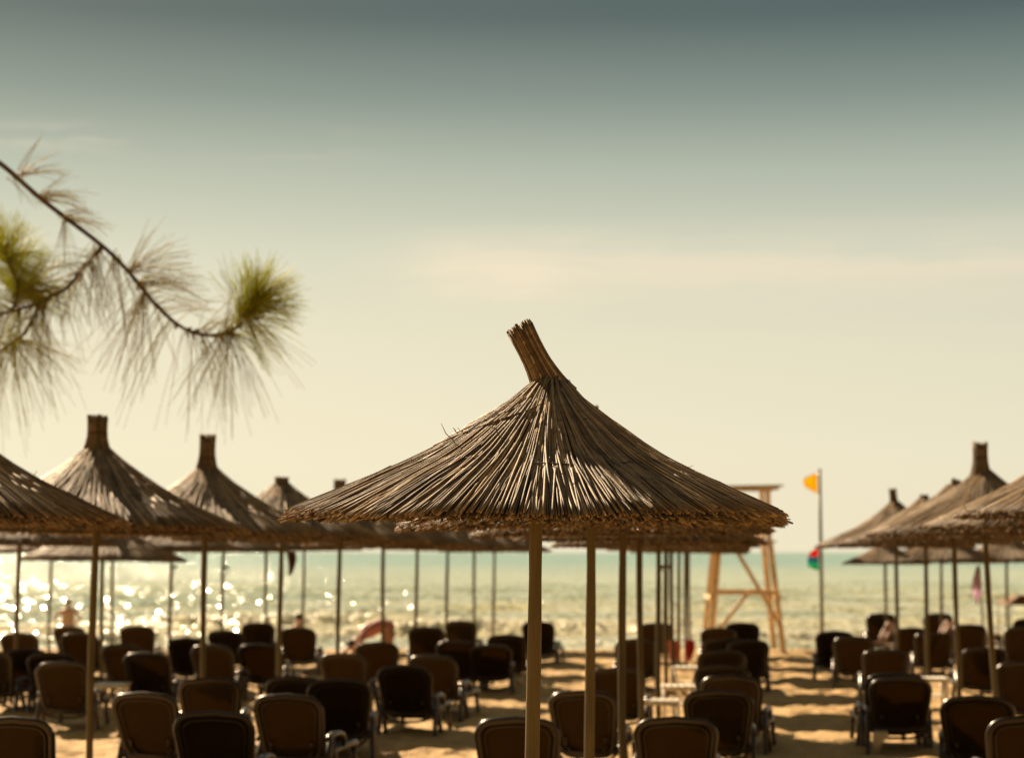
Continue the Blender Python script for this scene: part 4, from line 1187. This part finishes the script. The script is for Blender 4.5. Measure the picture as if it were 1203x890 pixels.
    j0 = int(np.argmin(np.linalg.norm(mainp - L(at(155, 322, D)), axis=1)))
    spray(mainp, j0, n - 12, 55, 1.0, .25, (.15, .24), .45, (.05, .5))
    spray(mainp, n - 15, n - 4, 40, 1.0, .55, (.15, .23), .45, (.1, .6))
    spray(mainp, n - 10, n - 1, 75, .9, .85, (.11, .18), .12, (.4, 1))
    spray(mainp, n - 5, n - 1, 45, .55, 1, (.10, .17), .05, (.55, 1))
    tuft(286, 368, 95, (-70, 125), (.13, .19), (.4, 1), .12); tuft(298, 352, 75, (-40, 120), (.10, .16), (.6, 1), .08); tuft(268, 387, 26, (-140, -20), (.16, .24), (.1, .5), .35)
    tuft(5, 300, 110, (-60, 130), (.10, .16), (.6, 1), .1); tuft(28, 345, 120, (-30, 150), (.11, .17), (.4, 1), .15); tuft(15, 400, 34, (-130, 10), (.14, .22), (.1, .6), .4)
    spray(twig, 1, 9, 95, 1, .35, (.10, .18), .4, (.05, .5))
    spray(twig, 8, 17, 150, 1, .5, (.11, .19), .35, (.2, .8))
    spray(twig2, 1, 8, 120, .9, .7, (.08, .14), .05, (.55, 1))
    spray(twig3, 1, 8, 60, 1, .5, (.14, .22), .5, (.1, .6))
    # buds added for glints, then the crown above and left of the picture
    for path, rng_, k in ((mainp, (n - 26, n - 1), 16), (twig, (4, 17), 14), (twig2, (1, 8), 8)):
        for _ in range(k):
            f = int(g.uniform(*rng_)); T, A, B = frame(path, f); a = g.uniform(0, 6.28); d = A * math.cos(a) + B * math.sin(a) + T * .8
            p = path[f]; mb.tube([p, p + d * .006, p + d * .013, p + d * .018], [.002, .0042, .0034, .0008], 7, .5, True, 1)
    ob('needles', mb.mesh('needles', [M['needle'], M['glint_bud']]), root)
    cr = MB(); keep = mb; limbs = MB()
    mb2 = MB()
    for k in range(26):
        zz = g.uniform(4.6, 7.3); a = g.uniform(1.2, 5.6); Lb = g.uniform(.7, 1.5) * (1.25 - (zz - 4.6) / 4)
        p0 = np.array([.12 * math.sin(zz * .7), .1 * math.cos(zz * .6) - .1, zz]); d = np.array([math.cos(a), math.sin(a), .25])
        path = smooth_path([p0, p0 + d * Lb * .5, p0 + d * Lb + np.array([0, 0, .12])], 10)
        limbs.tube(path, np.linspace(.025, .006, 10), 6)
        for _ in range(90):
            i = int(g.uniform(4, 9.9)); T, A, B = frame(path, i); aa = g.uniform(0, 6.28)
            dd = T * .6 + (A * math.cos(aa) + B * math.sin(aa)); s = np.linspace(0, 1, 4); dd /= np.linalg.norm(dd); Ln = g.uniform(.12, .2)
            mb2.tube(path[i][None] + dd[None] * (Ln * s)[:, None] - np.array([[0, 0, 1.]]) * (.2 * Ln * s ** 2)[:, None], np.linspace(.0012, .0006, 4), 3, float(g.uniform(.2, 1)), False)
    ob('limbs', limbs.mesh('limbs', M['bark']), root); ob('crown', mb2.mesh('crown', M['needle']), root)
pine()

# ------------------------------------------------------------------ camera
cam = bpy.data.cameras.new('camera'); co = bpy.data.objects.new('camera', cam); COL.objects.link(co)
cam.sensor_width = 36; cam.lens = F / 1203 * 36; cam.clip_start = .05; cam.clip_end = 20000
co.location = (0, 0, CAMZ); co.rotation_euler = (math.pi / 2 + PITCH, 0, 0)
cam.dof.use_dof = True; cam.dof.focus_distance = F / 238.0 - .75; cam.dof.aperture_fstop = 2.25
cam.dof.aperture_blades = 0
S.camera = co

# ------------------------------------------------------------------ sun and sky
AZ, EL = R_(-31), R_(31)
sd = Vector((math.sin(AZ) * math.cos(EL), math.cos(AZ) * math.cos(EL), math.sin(EL)))
sun = bpy.data.lights.new('sun', 'SUN'); sun.energy = 5.0; sun.angle = R_(.53); sun.color = (1.0, .76, .49)
so = bpy.data.objects.new('sun', sun); COL.objects.link(so); so.rotation_euler = sd.to_track_quat('Z', 'Y').to_euler(); so.location = (-20, 30, 25)

w = bpy.data.worlds.new('World'); S.world = w; w.use_nodes = True
nt = w.node_tree; bg = nt.nodes['Background']
sky = nt.nodes.new('ShaderNodeTexSky'); sky.sky_type = 'NISHITA'; sky.sun_disc = False
sky.sun_elevation = EL; sky.sun_rotation = AZ; sky.dust_density = 6; sky.air_density = 1.2; sky.ozone_density = 1.5
tc = nt.nodes.new('ShaderNodeTexCoord'); sp = nt.nodes.new('ShaderNodeSeparateXYZ'); nt.links.new(tc.outputs['Generated'], sp.inputs[0])
mr = nt.nodes.new('ShaderNodeMapRange'); mr.inputs[1].default_value = -.02; mr.inputs[2].default_value = .48; nt.links.new(sp.outputs['Z'], mr.inputs[0])
def srgb(*c): return tuple((x / 255 / 12.92) if x / 255 <= .04045 else ((x / 255 + .055) / 1.055) ** 2.4 for x in c)
zt = lambda z: (z + .02) / .5
rp = ramp(nt, [(0, srgb(242, 228, 192)), (zt(0.0), srgb(245, 233, 201)), (zt(.05), srgb(242, 233, 204)), (zt(.106), srgb(231, 225, 199)), (zt(.147), srgb(214, 214, 193)),
               (zt(.187), srgb(180, 188, 172)), (zt(.225), srgb(132, 146, 138)), (zt(.262), srgb(86, 102, 101)), (zt(.31), srgb(66, 84, 85)), (zt(.4), srgb(100, 112, 110)), (1, srgb(128, 132, 124))])
nt.links.new(mr.outputs[0], rp.inputs['Fac'])
# thin cloud streaks, stretched along the horizon
az = nt.nodes.new('ShaderNodeMath'); az.operation = 'ARCTAN2'; nt.links.new(sp.outputs['X'], az.inputs[0]); nt.links.new(sp.outputs['Y'], az.inputs[1])
cv = nt.nodes.new('ShaderNodeCombineXYZ'); nt.links.new(az.outputs[0], cv.inputs[0]); nt.links.new(sp.outputs['Z'], cv.inputs[1])
def cloud(seed, sx, sy, lo, hi, z0, zw, a0, a1):
    mp = nt.nodes.new('ShaderNodeMapping'); mp.inputs['Scale'].default_value = (sx, sy, 1); mp.inputs['Location'].default_value = (seed, seed * .7, 0)
    mp.inputs['Rotation'].default_value = (0, 0, .05)
    wn = noise(nt, 28, 3, cv.outputs[0]); wv = nt.nodes.new('ShaderNodeVectorMath'); wv.operation = 'MULTIPLY_ADD'; wv.inputs[1].default_value = (.03, .012, 0)
    nt.links.new(wn.outputs['Color'], wv.inputs[0]); nt.links.new(cv.outputs[0], wv.inputs[2]); nt.links.new(wv.outputs[0], mp.inputs['Vector'])
    n = noise(nt, 1, 7, mp.outputs['Vector'], .6)
    r = ramp(nt, [(lo, (0, 0, 0)), (hi, (1, 1, 1))]); nt.links.new(n.outputs['Fac'], r.inputs['Fac'])
    b = math_node(nt, 'SUBTRACT', 1.0, math_node(nt, 'ABSOLUTE', math_node(nt, 'DIVIDE', math_node(nt, 'SUBTRACT', sp.outputs['Z'], z0), zw)), True)
    ra = nt.nodes.new('ShaderNodeMapRange'); ra.inputs[1].default_value = a0; ra.inputs[2].default_value = a1; ra.interpolation_type = 'SMOOTHSTEP'; nt.links.new(az.outputs[0], ra.inputs[0])
    return math_node(nt, 'MULTIPLY', math_node(nt, 'MULTIPLY', r.outputs['Color'], b), ra.outputs[0])
c1 = cloud(3.1, 6, 60, .30, .56, .141, .026, -.10, .01)
c2 = cloud(8.4, 8, 90, .45, .7, .201, .010, -.02, -.10)
ra2 = nt.nodes.new('ShaderNodeMapRange'); ra2.inputs[1].default_value = .0; ra2.inputs[2].default_value = .05; ra2.inputs[3].default_value = 1; ra2.inputs[4].default_value = 0; ra2.interpolation_type = 'SMOOTHSTEP'; nt.links.new(az.outputs[0], ra2.inputs[0])
c3 = math_node(nt, 'MULTIPLY', cloud(5.3, 13, 60, .30, .56, .137, .026, -.065, -.025), ra2.outputs[0])
c1 = math_node(nt, 'ADD', math_node(nt, 'MULTIPLY', c1, .7), math_node(nt, 'MULTIPLY', c3, .62))
cl = math_node(nt, 'MINIMUM', math_node(nt, 'ADD', math_node(nt, 'MULTIPLY', c1, .95), math_node(nt, 'MULTIPLY', c2, .4)), 1.0)
skc = mixcol(nt, cl, rp.outputs['Color'], srgb(244, 228, 200))
da = nt.nodes.new('ShaderNodeVectorMath'); da.operation = 'DOT_PRODUCT'; da.inputs[1].default_value = (math.sin(AZ), math.cos(AZ), 0); nt.links.new(tc.outputs['Generated'], da.inputs[0])
fa = nt.nodes.new('ShaderNodeMapRange'); fa.inputs[1].default_value = -.65; fa.inputs[2].default_value = .55; fa.inputs[3].default_value = 0; fa.inputs[4].default_value = 1.0; fa.interpolation_type = 'SMOOTHSTEP'; nt.links.new(da.outputs['Value'], fa.inputs[0])
ga = nt.nodes.new('ShaderNodeMapRange'); ga.inputs[1].default_value = -.35; ga.inputs[2].default_value = .25; ga.inputs[3].default_value = 1; ga.inputs[4].default_value = 0; nt.links.new(az.outputs[0], ga.inputs[0])
glow = mixcol(nt, ga.outputs[0], (.95, .955, .95), (1.07, 1.05, 1.0))
EXPO = 1.25
K = 10.0 / (2 ** EXPO)      # the Background strength of 0.1 and the exposure are taken out here
vm = nt.nodes.new('ShaderNodeVectorMath'); vm.operation = 'SCALE'; vm.inputs[3].default_value = K; nt.links.new(mixcol(nt, 1.0, mixcol(nt, 1.0, skc, glow, 'MULTIPLY'), mixcol(nt, fa.outputs[0], (.64, .52, .36), (1, 1, 1)), 'MULTIPLY'), vm.inputs[0])
fin = mixcol(nt, .012, vm.outputs[0], sky.outputs['Color'])
nt.links.new(fin, bg.inputs['Color']); bg.inputs['Strength'].default_value = .1

# ------------------------------------------------------------------ render settings
S.view_settings.view_transform = 'Standard'; S.view_settings.look = 'None'
S.view_settings.exposure = EXPO; S.view_settings.gamma = 1; S.view_settings.use_curve_mapping = False
S.render.engine = 'CYCLES'
S.cycles.max_bounces = 6; S.cycles.diffuse_bounces = 3; S.cycles.glossy_bounces = 3; S.cycles.transmission_bounces = 3
S.cycles.sample_clamp_indirect = 6; S.cycles.caustics_reflective = False; S.cycles.caustics_refractive = False
S.cycles.use_denoising = True
try: S.cycles.denoiser = 'OPENIMAGEDENOISE'
except Exception: pass
S.cycles.use_adaptive_sampling = False
